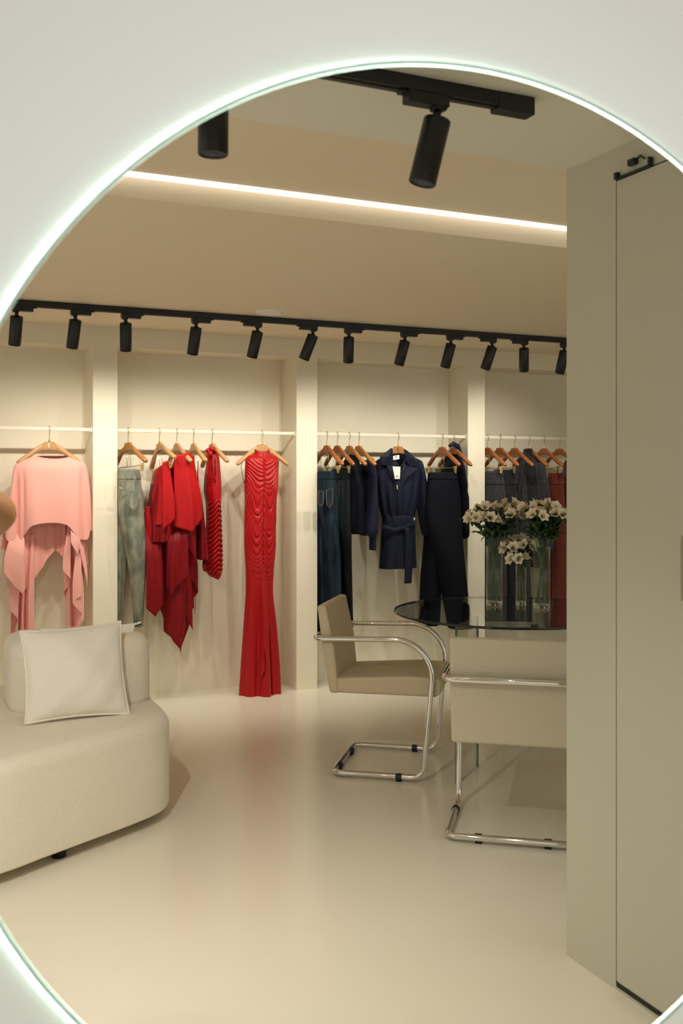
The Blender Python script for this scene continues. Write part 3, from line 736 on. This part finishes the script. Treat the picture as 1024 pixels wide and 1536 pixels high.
mb = MB(); mb.tube([g.L(574, 790, -.074), g.L(590, 796, -.082), g.L(607, 792, -.084), g.L(622, 783, -.06)], .016, 12, sq=(1, .35)); g.put(mb, 'belt_knot', 'navy', 0)
g.put(g.tube([(792, 606, 613, .016, -.085), (820, 607.5, 617, .012, -.095), (850, 607.5, 618, .010, -.098), (875, 606.5, 616.5, .010, -.098)], 40, 30, (0, .003, 3, 106), p=3), 'belt_tie', 'navy')
mb = MB(); mb.tube([g.L(619.5, 776, -.03), g.L(621.5, 778, -.045), g.L(620, 782, -.05)], .003, 8); g.put(mb, 'belt_loop', 'paper', 0)

hanger(680, 97, 'rightmost wooden hanger in the navy niche, behind the trouser hanger', 'wood_dark')
g = Garment('one_shoulder_top', 'black-navy one-shoulder top with a puffed sleeve behind the wide trousers', 'top', 680)
g.put(g.tube([(669, 678, 686, .03, .05), (673, 675, 690, .06, .05), (688, 668, 692, .10, .04), (706, 661, 695, .12, .03), (735, 664, 699, .13, .03), (800, 668, 699, .13, .03)], 90, 50, (.001, .008, 6, 111), top=lambda a: .01*math.cos(a)), 'bodice', 'navy2')
mb = MB(); mb.tube([g.L(673.5, 669, -.06), g.L(680, 665.5, -.05), g.L(687, 670, -.04), g.L(691, 681, -.03)], [.012, .018, .018, .014], 12, sq=(1, .7)); g.put(mb, 'neck_band', 'navyp', 0)
g.put(g.tube([(688, 683, 692, .03, -.09), (700, 684, 696.5, .05, -.10), (728, 687, 701.2, .055, -.10), (736, 689, 701, .05, -.10), (747, 689, 703, .06, -.10), (790, 690, 703.5, .06, -.10), (804, 692, 703, .05, -.10), (808, 694, 700, .03, -.10)], 70, 60, (.001, .006, 5, 112)), 'sleeve', 'navy2')
hanger(663, 96, 'wooden clip hanger holding the wide black-navy trousers', 'wood_dark', clips=True)
g = jeans(663, 'wide-leg black-navy trousers hanging to the table edge', 'navy2',
      [(710, 643, 683, .085, -.06), (722, 641, 686, .095, -.06), (770, 637.5, 691, .11, -.06), (860, 633, 697.5, .12, -.06)],
      [[(840, 631.5, 662, .08, .0), (900, 629.5, 660.5, .08, .0), (937, 627.5, 658, .08, .0)], [(840, 658, 697.5, .09, -.115), (900, 664, 701.5, .09, -.115), (942, 672, 707, .09, -.115)]],
      [(708, 643, 683.5, .105, -.06), (720, 641.2, 686, .112, -.06)], 121)

# ================================================================== niche with the grey and burgundy clothes
hanger(731, 97, 'first wooden clip hanger right of the third pillar, over grey trousers', 'wood_dark', clips=True)
jeans(731, 'grey flecked wool trousers at the pillar edge behind the flowers', 'tweed',
      [(708, 712, 754, .12), (730, 710, 756.5, .13), (800, 708, 757, .135)],
      [[(770, 706, 740, .08, .06), (930, 712, 742, .08, .06)], [(770, 728, 757.5, .09, -.05), (930, 731, 760, .09, -.05)]],
      [(706, 712, 754.5, .122), (717, 711, 756, .13)], 131, edge=728.5)
hanger(749.5, 97, 'second wooden clip hanger right of the third pillar', 'wood_dark', clips=True)
jeans(749.5, 'darker grey wool trousers just behind the flecked pair', 'tweed_d',
      [(706, 742, 770, .12), (730, 742, 773.5, .13), (800, 742, 776, .135)],
      [[(770, 738, 762, .08, .06), (930, 744, 766, .08, .06)], [(770, 752, 776.5, .09, -.05), (930, 754, 780, .09, -.05)]],
      [(704, 742, 770.5, .122), (715, 742, 772, .13)], 135, edge=742)
hanger(771.5, 97, 'third wooden hanger right of the pillar, inside the sleeveless dress', 'wood_dark')
g = Garment('sleeveless_dress', 'grey tweed sleeveless dress with deep neckline between trousers and jacket', 'dress', 771.5)
g.put(g.tube([(690, 776, 787, .05), (696, 771, 788, .09), (715, 769, 788, .12), (760, 768, 791, .135), (930, 765, 797, .14)], 100, 60, (.001, .010, 6, 141), top=lambda a: .03*math.cos(a)), 'dress_body', 'tweed')
mb = MB(); mb.tube([g.L(786, 690, -.10), g.L(784, 708, -.135), g.L(780, 729, -.150), g.L(777.5, 731, -.152), g.L(775, 727, -.145), g.L(776, 708, -.13)], .0045, 8); g.put(mb, 'neckline_trim', 'tweed_d', 0)
hanger(793, 97, 'hanger hidden by the tweed jacket collar, only its hook and neck show', 'wood_dark')
g = Garment('high_neck_jacket', 'grey tweed high-necked jacket with long sleeves above the right bouquet', 'jacket', 793)
g.put(g.tube([(675, 785, 797.5, .045), (684, 784, 800, .05), (690, 784, 806, .07), (698, 785, 815, .10), (720, 787, 820, .125), (780, 788, 821, .13), (850, 788, 821, .13)], 110, 70, (.001, .008, 6, 151), top=lambda a: .012*math.cos(a)), 'bodice', 'tweed')
g.put(g.tube([(694, 804, 814, .03, -.11), (702, 803, 817.5, .05, -.12), (730, 806, 823, .058, -.125), (755, 807, 826, .06, -.125), (795, 808, 829, .06, -.125), (825, 810, 829, .05, -.125)], 70, 50, (.001, .006, 5, 152)), 'sleeve', 'tweed')
g.put(g.tube([(673.5, 785, 798, .047), (680, 784.4, 799, .051), (685, 784, 800.5, .054)], 70, 10, (0, .002, 5, 3)), 'collar', 'tweed_d')
hanger(815.5, 97, 'wooden clip hanger above the burgundy trousers near the partition', 'wood_dark', clips=True)
jeans(815.5, 'burgundy wool trousers behind the right glass vase', 'wine',
      [(711, 822, 842, .11), (730, 821, 845, .12), (800, 822, 847, .13)],
      [[(770, 812, 834, .07, .06), (940, 815, 838, .07, .06)], [(770, 826, 847.5, .085, -.05), (940, 829, 850, .085, -.05)]],
      [(709, 821, 842.5, .112), (722, 821, 844, .12)], 161, edge=820)
hanger(838.5, 97, 'last wooden hanger in view, cut off by the right-hand partition', 'wood_dark')
g = Garment('wool_top', 'burgundy wool garment mostly hidden by the right-hand partition', 'top', 838.5)
g.put(g.tube([(690, 848, 856, .04), (696, 845, 864, .08), (720, 843, 872, .12), (770, 842, 878, .13), (930, 842, 884, .14)], 90, 50, (.001, .010, 6, 171)), 'bodice', 'wine')

# ================================================================== sofa
half = [(1.085, 4.56), (1.088, 4.30), (1.082, 4.14), (1.060, 4.045), (1.003, 3.957), (.874, 3.864), (.543, 3.676), (.354, 3.569), (.05, 3.45), (-.35, 3.39), (-.75, 3.45), (-1.2, 3.60), (-1.7, 3.86), (-1.78, 4.1), (-1.79, 4.5), (-1.70, 4.86), (-1.3, 4.95), (-.35, 4.97), (.6, 4.95), (1.0, 4.86)]
outl = [(p.x, p.y) for p in reversed(spline(half, 160, closed=True))]
def ccw(o):
    a = sum(o[i-1][0]*o[i][1]-o[i][0]*o[i-1][1] for i in range(len(o)))
    return o if a > 0 else o[::-1]
sx, sy = .0, 4.2
sofa = thing('island_sofa', 'large low cream sofa with curved front and block backrest', 'sofa', (sx, sy, 0))
b = MB(); b.soft_prism(ccw([(x-sx, y-sy) for x, y in outl]), .045, .425, .055, .012, 8); b.build('seat', M['boucle'], sofa)
for x0, x1 in ((.465, 1.055), (-1.6, -.9)):
    b = MB(); b.soft_prism(ccw([(x-sx, y-sy) for x, y in round_rect(x0, 4.262, x1, 4.66, .10, 10)]), .415, .722, .075, .03, 8); b.build('backrest', M['boucle'], sofa)
for x, y in ((.58, 3.78), (.95, 4.06), (.95, 4.72), (-1.5, 4.7), (-1.45, 3.9), (-.35, 3.6)):
    b = MB(); b.lathe([(0, .05), (.028, .05), (.03, .04), (.026, .0), (0, 0)], 20, (x-sx, y-sy, 0)); b.build('foot', M['rubber'], sofa)

def cushion(label, bl, br, tl, tr, T, seed):
    bl, br, tl, tr = map(Vector, (bl, br, tl, tr)); ctr = (bl+br+tl+tr)/4
    n = (br-bl).cross(tl-bl).normalized()
    o = Vector((ctr.x, ctr.y, min(bl.z, br.z)))
    t = thing('throw_cushion', label, 'cushion', o, 0, 'cushions on the sofa')
    rng = random.Random(seed)
    def edge(u, v, dep=.045):
        return u, v
    def pos(u, v, sgn):
        U, V = 2*u-1, 2*v-1
        # concave edges
        U2 = U*(1-.07*(1-V*V)**1.0*abs(U)**3); V2 = V*(1-.07*(1-U*U)*abs(V)**3)
        uu, vv = (U2+1)/2, (V2+1)/2
        p = bl*(1-uu)*(1-vv)+br*uu*(1-vv)+tl*(1-uu)*vv+tr*uu*vv
        h = (max(0, 1-U*U)**.55)*(max(0, 1-V*V)**.55)
        wr = .006*math.sin(5*U+3*V+seed)*h+.004*math.sin(9*U-7*V)*h*(abs(U)+abs(V))
        return p+n*(sgn*(T/2*h)+wr)-o
    b = MB()
    for sgn in (1, -1): b.grid(lambda u, v: pos(u, v, sgn), 40, 40)
    b.build('cover', M['linen'], t)
    b = MB(); E_ = []
    K = 30
    for k in range(K): E_.append(pos(k/K, 0, 0))
    for k in range(K): E_.append(pos(1, k/K, 0))
    for k in range(K): E_.append(pos(1-k/K, 1, 0))
    for k in range(K): E_.append(pos(0, 1-k/K, 0))
    b.tube(E_, .0048, 8, closed=True); b.build('piping', M['linen'], t)
    return t
cushion('plump ivory square cushion leaning on the sofa backrest', onY(38, 1086, 4.06), onY(194, 1071, 4.085), onY(30, 947, 4.20), onY(181, 932, 4.215), .15, 1)
cushion('second ivory cushion mostly hidden behind the front cushion, tip showing', onY(66, 1040, 4.235), onY(190, 1036, 4.25), onY(62, 944, 4.35), onY(201, 936, 4.36), .09, 5)

# ================================================================== chairs
def fillet(pts, rad, k=8):
    out = [Vector(pts[0])]
    for i in range(1, len(pts)-1):
        p, a, c_ = Vector(pts[i]), Vector(pts[i-1]), Vector(pts[i+1]); r = rad[i-1]
        d1 = (a-p).normalized(); d2 = (c_-p).normalized(); ang = d1.angle(d2)
        L = min(r/math.tan(ang/2), .49*(a-p).length if i > 1 else .98*(a-p).length, .49*(c_-p).length if i < len(pts)-2 else .98*(c_-p).length)
        q0, q1 = p+d1*L, p+d2*L
        bis = (d1+d2).normalized(); cc = p+bis*(L/math.cos(ang/2)); v0, v1 = q0-cc, q1-cc; R = v0.length
        tot = v0.angle(v1); ax = v0.cross(v1).normalized()
        for j in range(k+1): out.append(cc+Matrix.Rotation(tot*j/k, 3, ax)@v0)
    out.append(Vector(pts[-1])); return out
def chair(label, ctr, rz, m):
    t = thing('cantilever_chair', label, 'armchair', (ctr[0], ctr[1], 0), rz, 'tubular chairs at the glass table')
    W = .252; r = .0128; zb = .022
    def side(s):
        return [(-.212, s*W, zb), (.212, s*W, zb), (.268, s*W, .655), (-.300, s*W, .640)]
    a, b2 = side(1), side(-1)
    loop = [(-.212, 0, zb)]+a+[(-.300, 0, .640)]
    pth = fillet(loop, [.045, .055, .17, .045], 12)
    pth2 = [Vector((p.x, -p.y, p.z)) for p in reversed(pth)]
    full = pth+pth2[1:-1]
    b = MB(); b.tube(full, r, 16, closed=True); b.build('tube_frame', M['chrome'], t)
    for x, y in ((-.205, .13), (-.205, -.13), (.10, W), (.10, -W)):
        b = MB()
        if abs(y) > .2: b.tube([(x-.014, y, zb-.002), (x+.014, y, zb-.002)], .0165, 14); b.box((x, y, .008), (.026, .022, .016))
        else: b.tube([(x, y-.014, zb-.002), (x, y+.014, zb-.002)], .0165, 14); b.box((x, y, .008), (.022, .026, .016))
        b.build('glide', M['rubber'], t, bevel=.002)
    # seat
    b = MB(); P = [(-.225, .385), (.262, .385), (.288, .40), (.292, .455), (.270, .472), (.15, .478), (-.10, .462), (-.225, .452)]
    w2 = .225
    def pr(P, w2): 
        o = [(x, z) for x, z in P]; bb = MB(); bb.prism(o, -w2, w2, 'Y'); return bb
    pr(P, w2).build('seat', M[m], t, bevel=.014)
    P = [(-.232, .384), (-.188, .384), (-.210, .60), (-.252, .795), (-.292, .792), (-.268, .60)]
    pr(P, .232).build('backrest', M[m], t, bevel=.012)
    b = MB()
    for y in (-.10, .10): b.tube([(-.262, y, .640), (-.300, y, .640)], .008, 10)
    b.build('back_fixing', M['chrome'], t)
    return t
chair('taupe leather chrome tube chair facing right, beside the table', cam2w(.2195, 4.854), math.radians(-37.0), 'leather')
chair('cream leather chrome tube chair with its back turned, near the partition', cam2w(.695, 3.985), math.radians(52.6), 'leather2')

# ================================================================== table, vases, flowers
TC = cam2w(.83, 4.925); ZT = .74; RT = .572
tab = thing('glass_table', 'round smoked glass table on upright clear glass panels', 'table', TC)
b = MB(); b.lathe([(0, ZT), (RT-.003, ZT)], 128); b.build('table_top', M['glass_top'], tab)
b = MB(); b.lathe([(RT-.003, ZT), (RT, ZT-.003), (RT, ZT-.009), (RT-.003, ZT-.012)], 128); b.build('bevelled_edge', M['glass_edge'], tab)
pa, pb = cam2w(.520, 4.535), cam2w(.655, 4.815)
dv = (pb-pa); ln = dv.length; ang = math.atan2(dv.y, dv.x)
dcen = Vector((TC.x, TC.y, 0))
mid = (pa+pb)/2
for k in range(2):
    mc = mid if k == 0 else cam2w(1.22, 5.02)
    b = MB(); lc = mc-TC; lc.z = (ZT-.013)/2
    b.box(lc, (ln, .010, ZT-.014), ang); pn = b.build('glass_panel', M['glass_leg'], tab)
    b = MB()
    for e in (-1, 1): b.box(lc+Vector((math.cos(ang), math.sin(ang), 0))*e*(ln/2-.0006), (.0022, .0102, ZT-.015), ang)
    b.build('panel_edge', mat('green_glass_edge', (.02, .10, .07), .15), pn)
for a in (.9, 2.6, 4.4, 5.6):
    b = MB(); b.lathe([(0, ZT-.013), (.018, ZT-.013), (.018, ZT-.024), (0, ZT-.024)], 20, (.40*math.cos(a), .40*math.sin(a), 0)); b.build('fixing_pad', M['rubber'], tab)

def vase(label, p, r, h):
    t = thing('glass_vase', label, 'vase', p, 0, 'vases on the glass table')
    b = MB(); b.lathe([(r-.0025, .022), (r-.0025, h), (r, h), (r, .0), (0, .0)], 40); b.build('glass_wall', M['glass_vase'], t)
    b = MB(); b.lathe([(0, .0215), (r-.003, .0215), (r-.003, .0015), (0, .0015)], 40)
    gb = mat('thick_base_glass', (.9, .95, .92), .03); nb = gb.node_tree.nodes['Principled BSDF']; nb.inputs['Transmission Weight'].default_value = 1; nb.inputs['IOR'].default_value = 1.45
    b.build('base', gb, t)
    return t
V1 = cam2w(.779, 5.10, ZT); V2 = cam2w(.915, 5.10, ZT); V3 = cam2w(1.0, 5.0, ZT)
VS = [('left', V1, .0425, .302), ('small middle', V2, .027, .205), ('right', V3, .0425, .305)]
for w, p, r, h in VS:
    vase({'left': 'tall clear glass cylinder vase on the left of the three', 'small middle': 'short slim clear glass vase between the two tall ones', 'right': 'tall clear glass cylinder vase nearest the partition'}[w], p, r, h)

def petal_mesh(k, size):
    b = MB(); rng = random.Random(k)
    for i in range(6):
        a = i*PI/3+rng.uniform(-.12, .12); w = size*(.46 if i % 2 else .36)*rng.uniform(.9, 1.1); L = size*rng.uniform(.92, 1.06); op = rng.uniform(.75, 1.1)
        def fn(u, v, a=a, w=w, L=L, op=op):
            s_ = (2*u-1); wd = w*math.sin(PI*min(1, .12+.88*v)**.8)**.8*(1 if v < .99 else .35)+.002
            rr = L*(.08+.42*v+.36*v**3*op); zz = L*(1.02*v-.26*v**3)
            x = rr; y = s_*wd; z = zz-.22*wd*s_*s_*-1
            return Vector((x*math.cos(a)-y*math.sin(a), x*math.sin(a)+y*math.cos(a), z))
        b.grid(fn, 5, 7)
    return b
PET = [petal_mesh(k, .040).build('bloom', M['petal']) for k in range(4)]
def stam():
    b = MB()
    for i in range(5):
        a = i*1.256; b.tube([(0, 0, .002), (.004*math.cos(a), .004*math.sin(a), .018), (.007*math.cos(a), .007*math.sin(a), .026)], .0007, 5)
    return b
STM = stam().build('stamens', M['budg'])
b = MB(); b.lathe([(0, 0), (.004, .004), (.0065, .014), (.005, .024), (0, .030)], 12); BUD = b.build('bud', M['budg'])
def leaf_b(L=.075, w=.011, droop=.5):
    b = MB()
    def fn(u, v):
        s_ = 2*u-1; wd = w*math.sin(PI*(.06+.94*v))**.8
        a = droop*v*1.4
        return Vector((L*v*math.cos(a*.8), s_*wd, L*v*(.55-.9*droop*v)+.25*wd*s_*s_))
    b.grid(fn, 5, 9); return b
LEAF = [leaf_b(.10, .017, .45).build('leaf', M['green']), leaf_b(.085, .015, .8).build('leaf', M['green']), leaf_b(.10, .016, .2).build('leaf', M['green'])]
PROT = PET+[STM, BUD]+LEAF
used = set()
def inst(src, parent, loc, R):
    o = src if src.name not in used else src.copy()
    if src.name not in used: used.add(src.name)
    else: C.objects.link(o)
    o.parent = parent; o.location = loc; o.rotation_mode = 'QUATERNION'; o.rotation_quaternion = R
    return o
def flower_stem(w, base, r, rimz, head, k, nb, nl):
    """base: vase foot position; head: offset of the flower head from the vase axis"""
    rng = random.Random(k*13+5)
    a0 = math.atan2(head.y, head.x)
    t = thing('flower_stem', 'cream-white alstroemeria stem standing in the %s glass vase' % w, 'flower', base, 0, 'alstroemeria in the %s vase' % w)
    rim = Vector((math.cos(a0), math.sin(a0), 0))*(r*.55); rim.z = rimz
    foot = Vector((math.cos(a0+2.6), math.sin(a0+2.6), 0))*(r*.6); foot.z = .026
    P = spline([foot, foot*.3+rim*.45+Vector((0, 0, rimz*.28)), rim, rim*.5+head*.5+Vector((0, 0, .0)), head], 28)
    b = MB(); b.tube(P, [.0027]*20+[.0024]*8, 8); b.build('stalk', M['stemg'], t)
    out = Vector((head.x, head.y, 0)).normalized() if (abs(head.x)+abs(head.y)) > 1e-4 else Vector((0, -1, 0))
    for j in range(nb):
        aa = j*2*PI/nb+rng.uniform(-.4, .4)
        d = (Vector((math.cos(aa)*.9, math.sin(aa)*.9, rng.uniform(.25, .8)))+out*.35).normalized()
        pl = rng.uniform(.022, .036)
        p1 = head+d*pl
        b = MB(); b.tube([head, head+d*pl*.5+Vector((0, 0, .004)), p1], .0014, 6); b.build('pedicel', M['stemg'], t)
        q = d.to_track_quat('Z', 'Y')
        bl = inst(PET[rng.randrange(4)], t, p1, q)
        so = inst(STM, bl, (0, 0, 0), Vector((0, 0, 1)).to_track_quat('Z', 'Y'))
    for j in range(2):
        aa = rng.uniform(0, 6.28); d = Vector((math.cos(aa)*.5, math.sin(aa)*.5, 1)).normalized()
        inst(BUD, t, head+d*.016, d.to_track_quat('Z', 'Y'))
    for j in range(nl):
        f = .66+.33*j/max(1, nl-1); p = P[min(27, int(f*27))]; aa = j*2.4+rng.uniform(-.3, .3)
        d = Vector((math.cos(aa), math.sin(aa), rng.uniform(-.3, .4))).normalized()
        inst(LEAF[rng.randrange(3)], t, p, d.to_track_quat('X', 'Z'))
def heads(w, p, r, h, pts, nb=4, nl=9, k0=0):
    for i, (px, py, dd) in enumerate(pts):
        dep = (p.x*S_+p.y*C_)+dd; lat = (px-512)/F_*dep; hp = cam2w(lat, dep, CAMZ+(714-py)/F_*dep)
        flower_stem(w, p, r, h, hp-p, k0+i, nb, nl)
heads('left tall', V1, .0425, .302, [(713, 780, -.01), (726, 770, .03), (734, 783, -.05), (750, 770, .0), (764, 764, .05), (771, 778, -.04), (745, 790, .03)], 4, 15, 0)
heads('short middle', V2, .027, .205, [(767, 825, -.02), (779, 816, .02), (789, 822, -.01), (776, 842, -.045)], 4, 10, 20)
heads('right tall', V3, .0425, .305, [(806, 779, -.03), (794, 770, .03), (812, 764, .04), (826, 768, .0), (836, 778, -.03), (840, 787, .03), (818, 788, .05)], 4, 15, 40)

# ================================================================== person at the left edge (only an elbow shows)
def person():
    X0, Y0 = -.128, 2.06
    t = thing('person', 'person raising a camera, only a bare elbow in view at the far left', 'person', (X0, Y0, 0))
    def skin(name, V, E, R, m, sub=2, loc=(0, 0, 0)):
        me = bpy.data.meshes.new(name); me.from_pydata([tuple(v) for v in V], E, []); me.update()
        o = bpy.data.objects.new(name, me); C.objects.link(o); o.parent = t; o.location = loc
        o.modifiers.new('skin', 'SKIN'); o.modifiers['skin'].use_smooth_shade = True
        sl = me.skin_vertices if len(me.skin_vertices) else None
        if sl is None:
            bm = bmesh.new(); bm.from_mesh(me); bm.verts.layers.skin.verify(); bm.to_mesh(me); bm.free(); sl = me.skin_vertices
        for i, r in enumerate(R):
            r = r if isinstance(r, tuple) else (r, r)
            sl[0].data[i].radius = r
        sl[0].data[0].use_root = True
        s2 = o.modifiers.new('sub', 'SUBSURF'); s2.levels = sub; s2.render_levels = sub
        me.materials.append(m); return o
    # body: pelvis, spine, neck, head, legs, arms (faces -Y)
    V = []; E = []; R = []
    def chain(pts, rad, start=None):
        prev = start
        for p, r in zip(pts, rad):
            V.append(Vector(p)); R.append(r); i = len(V)-1
            if prev is not None: E.append((prev, i))
            prev = i
        return prev
    chain([(0, .02, .84)], [(.115, .085)])
    chest = chain([(0, .02, .98), (0, .02, 1.12), (0, .025, 1.20)], [(.095, .07), (.105, .075), (.10, .07)], 0)
    neck = chain([(0, .02, 1.285), (0, .0, 1.335)], [.052, .048], chest)
    head = chain([(0, -.015, 1.40), (0, -.015, 1.465), (0, -.01, 1.525)], [(.066, .078), (.076, .092), (.055, .070)], neck)
    WR = {}
    for s in (1, -1):
        sh = chain([(s*.135, .025, 1.225)], [.052], chest)
        ex = .335 if s > 0 else .345
        WR[s] = Vector((s*.105, -.245, 1.385))
        w = chain([(s*.225, -.02, 1.275), (s*ex, -.115, 1.333), (s*.255, -.17, 1.357), WR[s]], [.043, .037, .036, .024], sh)
        # palm and fingers curled round the camera
        pc = WR[s]+Vector((-s*.030, -.035, .010))
        pm = chain([pc, pc+Vector((-s*.012, -.035, .002))], [(.022, .016), (.024, .014)], w)
        for q in range(4):
            kx = WR[s]+Vector((-s*.028, -.075, .038-.021*q)); L = (.036, .040, .038, .030)[q]
            chain([kx, kx+Vector((-s*L*.7, -.018, -.002)), kx+Vector((-s*L*1.25, -.006, -.004))], [.0085, .008, .007], pm)
        tb = pc+Vector((-s*.006, .012, -.016))
        chain([tb, tb+Vector((-s*.026, -.004, -.016)), tb+Vector((-s*.050, -.022, -.012))], [.0105, .010, .0085], w+1)
        hip = chain([(s*.085, .02, .78)], [.068], 0)
        chain([(s*.092, .005, .47), (s*.095, .02, .30), (s*.095, .035, .085), (s*.098, -.06, .04), (s*.10, -.14, .03)], [.050, .046, .036, .034, .026], hip)
    skin('body', V, E, R, M['skin'])
    # clothing follows the body
    def loft(rows, n=40):
        bb = MB()
        zs = [r[0] for r in rows]
        def fn(u, v):
            z = zs[0]+(zs[-1]-zs[0])*v; a = u*2*PI
            sg = 1 if zs[-1] > zs[0] else -1
            X = [sg*q for q in zs]
            rx, ry, cy = [cat1(X, [r[k] for r in rows], sg*z) for k in (1, 2, 3)]
            f = 1+.018*math.sin(5*a+9*z)+.012*math.sin(9*a-14*z)
            return Vector((rx*math.cos(a)*f, cy+ry*math.sin(a)*f, z))
        bb.grid(fn, n, 40, True); return bb
    bb = loft([(.775, .172, .135, .02), (.90, .158, .128, .02), (1.00, .147, .12, .02), (1.11, .160, .128, .02), (1.19, .158, .118, .022), (1.235, .128, .098, .022), (1.27, .075, .072, .02), (1.285, .062, .066, .015)])
    for s in (1, -1):
        bb.tube(spline([(s*.085, .025, 1.195), (s*.135, .024, 1.222), (s*.185, .008, 1.250), (s*.232, -.020, 1.276)], 14), [.072-.0012*k for k in range(14)], 18, caps=False)
    bb.build('shirt', M['shirt'], t, solid=.003)
    bb = loft([(.90, .150, .120, .02), (.82, .162, .126, .02), (.76, .165, .122, .02), (.70, .150, .105, .02), (.685, .08, .06, .02)])
    for s in (1, -1):
        bb.tube(spline([(s*.080, .02, .80), (s*.088, .015, .66), (s*.092, .005, .47), (s*.095, .02, .28), (s*.097, .035, .10)], 24), [.098-.0016*k for k in range(24)], 22, caps=False)
    bb.build('trousers', M['trouser'], t)
    for s in (1, -1):
        b = MB(); b.soft_prism(ccw([(s*.098+.046*math.cos(k*PI/16)*(1 if math.sin(k*PI/16) > 0 else .95), -.05+.125*math.sin(k*PI/16)) for k in range(32)]), .0, .075, .04, .01, 5); b.build('shoe', M['shoe'], t)
    # hair, facial features
    b = MB()
    def hairf(u, v):
        a = u*2*PI; ph = v*PI*.62
        x = .088*math.sin(ph)*math.cos(a); y = .106*math.sin(ph)*math.sin(a); z = .112*math.cos(ph)
        if math.sin(a) < -.2 and v > .62: y = max(y, -.09); z = max(z, .045)
        return Vector((x, -.008+y+.012, 1.462+z))
    b.grid(hairf, 40, 16, True)
    b.tube(spline([(0, .085, 1.50), (0, .12, 1.40), (0, .115, 1.28), (0, .10, 1.18)], 16), [.045-.0018*k for k in range(16)], 14)
    b.build('hair', M['hair'], t)
    for s in (1, -1):
        b = MB(); b.lathe([(0, .011), (.008, .008), (.011, 0), (.008, -.008), (0, -.011)], 14, (s*.030, -.093, 1.445)); b.build('eye', M['eye'], t)
        b = MB(); b.lathe([(0, .026), (.010, .018), (.012, 0), (.008, -.016), (0, -.026)], 14, (s*.078, -.01, 1.435)); b.build('ear', M['skin'], t)
    b = MB(); b.tube([(0, -.098, 1.447), (0, -.112, 1.425), (0, -.116, 1.413), (0, -.100, 1.405)], [.007, .010, .013, .008], 12); b.build('nose', M['skin'], t)
    b = MB(); b.tube([(-.022, -.090, 1.382), (0, -.100, 1.380), (.022, -.090, 1.382)], [.003, .007, .003], 10); b.build('mouth', mat('lip', (.36, .12, .09), .5), t)
    cam = thing('compact_camera', 'small black camera held in front of the face, out of view at the left', 'camera', (X0, Y0-.33, 1.345))
    b = MB(); b.box((0, 0, .045), (.13, .045, .085)); b.box((0, .0, .095), (.05, .04, .02)); b.build('camera_body', M['black'], cam, bevel=.006)
    b = MB(); b.lathe([(0, .055), (.027, .055), (.031, .05), (.031, 0), (0, 0)], 28, (0, -.022, .045), Matrix.Rotation(PI/2, 3, 'X')); b.build('camera_lens', M['rubber'], cam)
person()

# ================================================================== light, camera
w = bpy.data.worlds.new('world'); SC.world = w; w.use_nodes = True
bg = w.node_tree.nodes['Background']; bg.inputs[0].default_value = (.98, .98, .91, 1); bg.inputs[1].default_value = .68
cd = bpy.data.cameras.new('camera'); co = bpy.data.objects.new('camera', cd); C.objects.link(co)
co.location = (0, 0, CAMZ); co.rotation_euler = (PI/2, 0, -TH)
cd.sensor_fit = 'VERTICAL'; cd.sensor_height = 36; cd.lens = F_/1536*36; cd.shift_y = -54/1536
cd.clip_start = .02
cd.dof.use_dof = True; cd.dof.focus_distance = 5.6; cd.dof.aperture_fstop = 6.3
SC.camera = co
SC.view_settings.view_transform = 'Standard'; SC.view_settings.look = 'None'; SC.view_settings.gamma = 1; SC.view_settings.use_curve_mapping = False
SC.view_settings.exposure = 0.12
SC.cycles.max_bounces = 14; SC.cycles.diffuse_bounces = 8; SC.cycles.glossy_bounces = 6; SC.cycles.transmission_bounces = 8; SC.cycles.transparent_max_bounces = 16
SC.cycles.caustics_reflective = False; SC.cycles.caustics_refractive = False
SC.cycles.sample_clamp_indirect = 6
SC.cycles.use_denoising = True
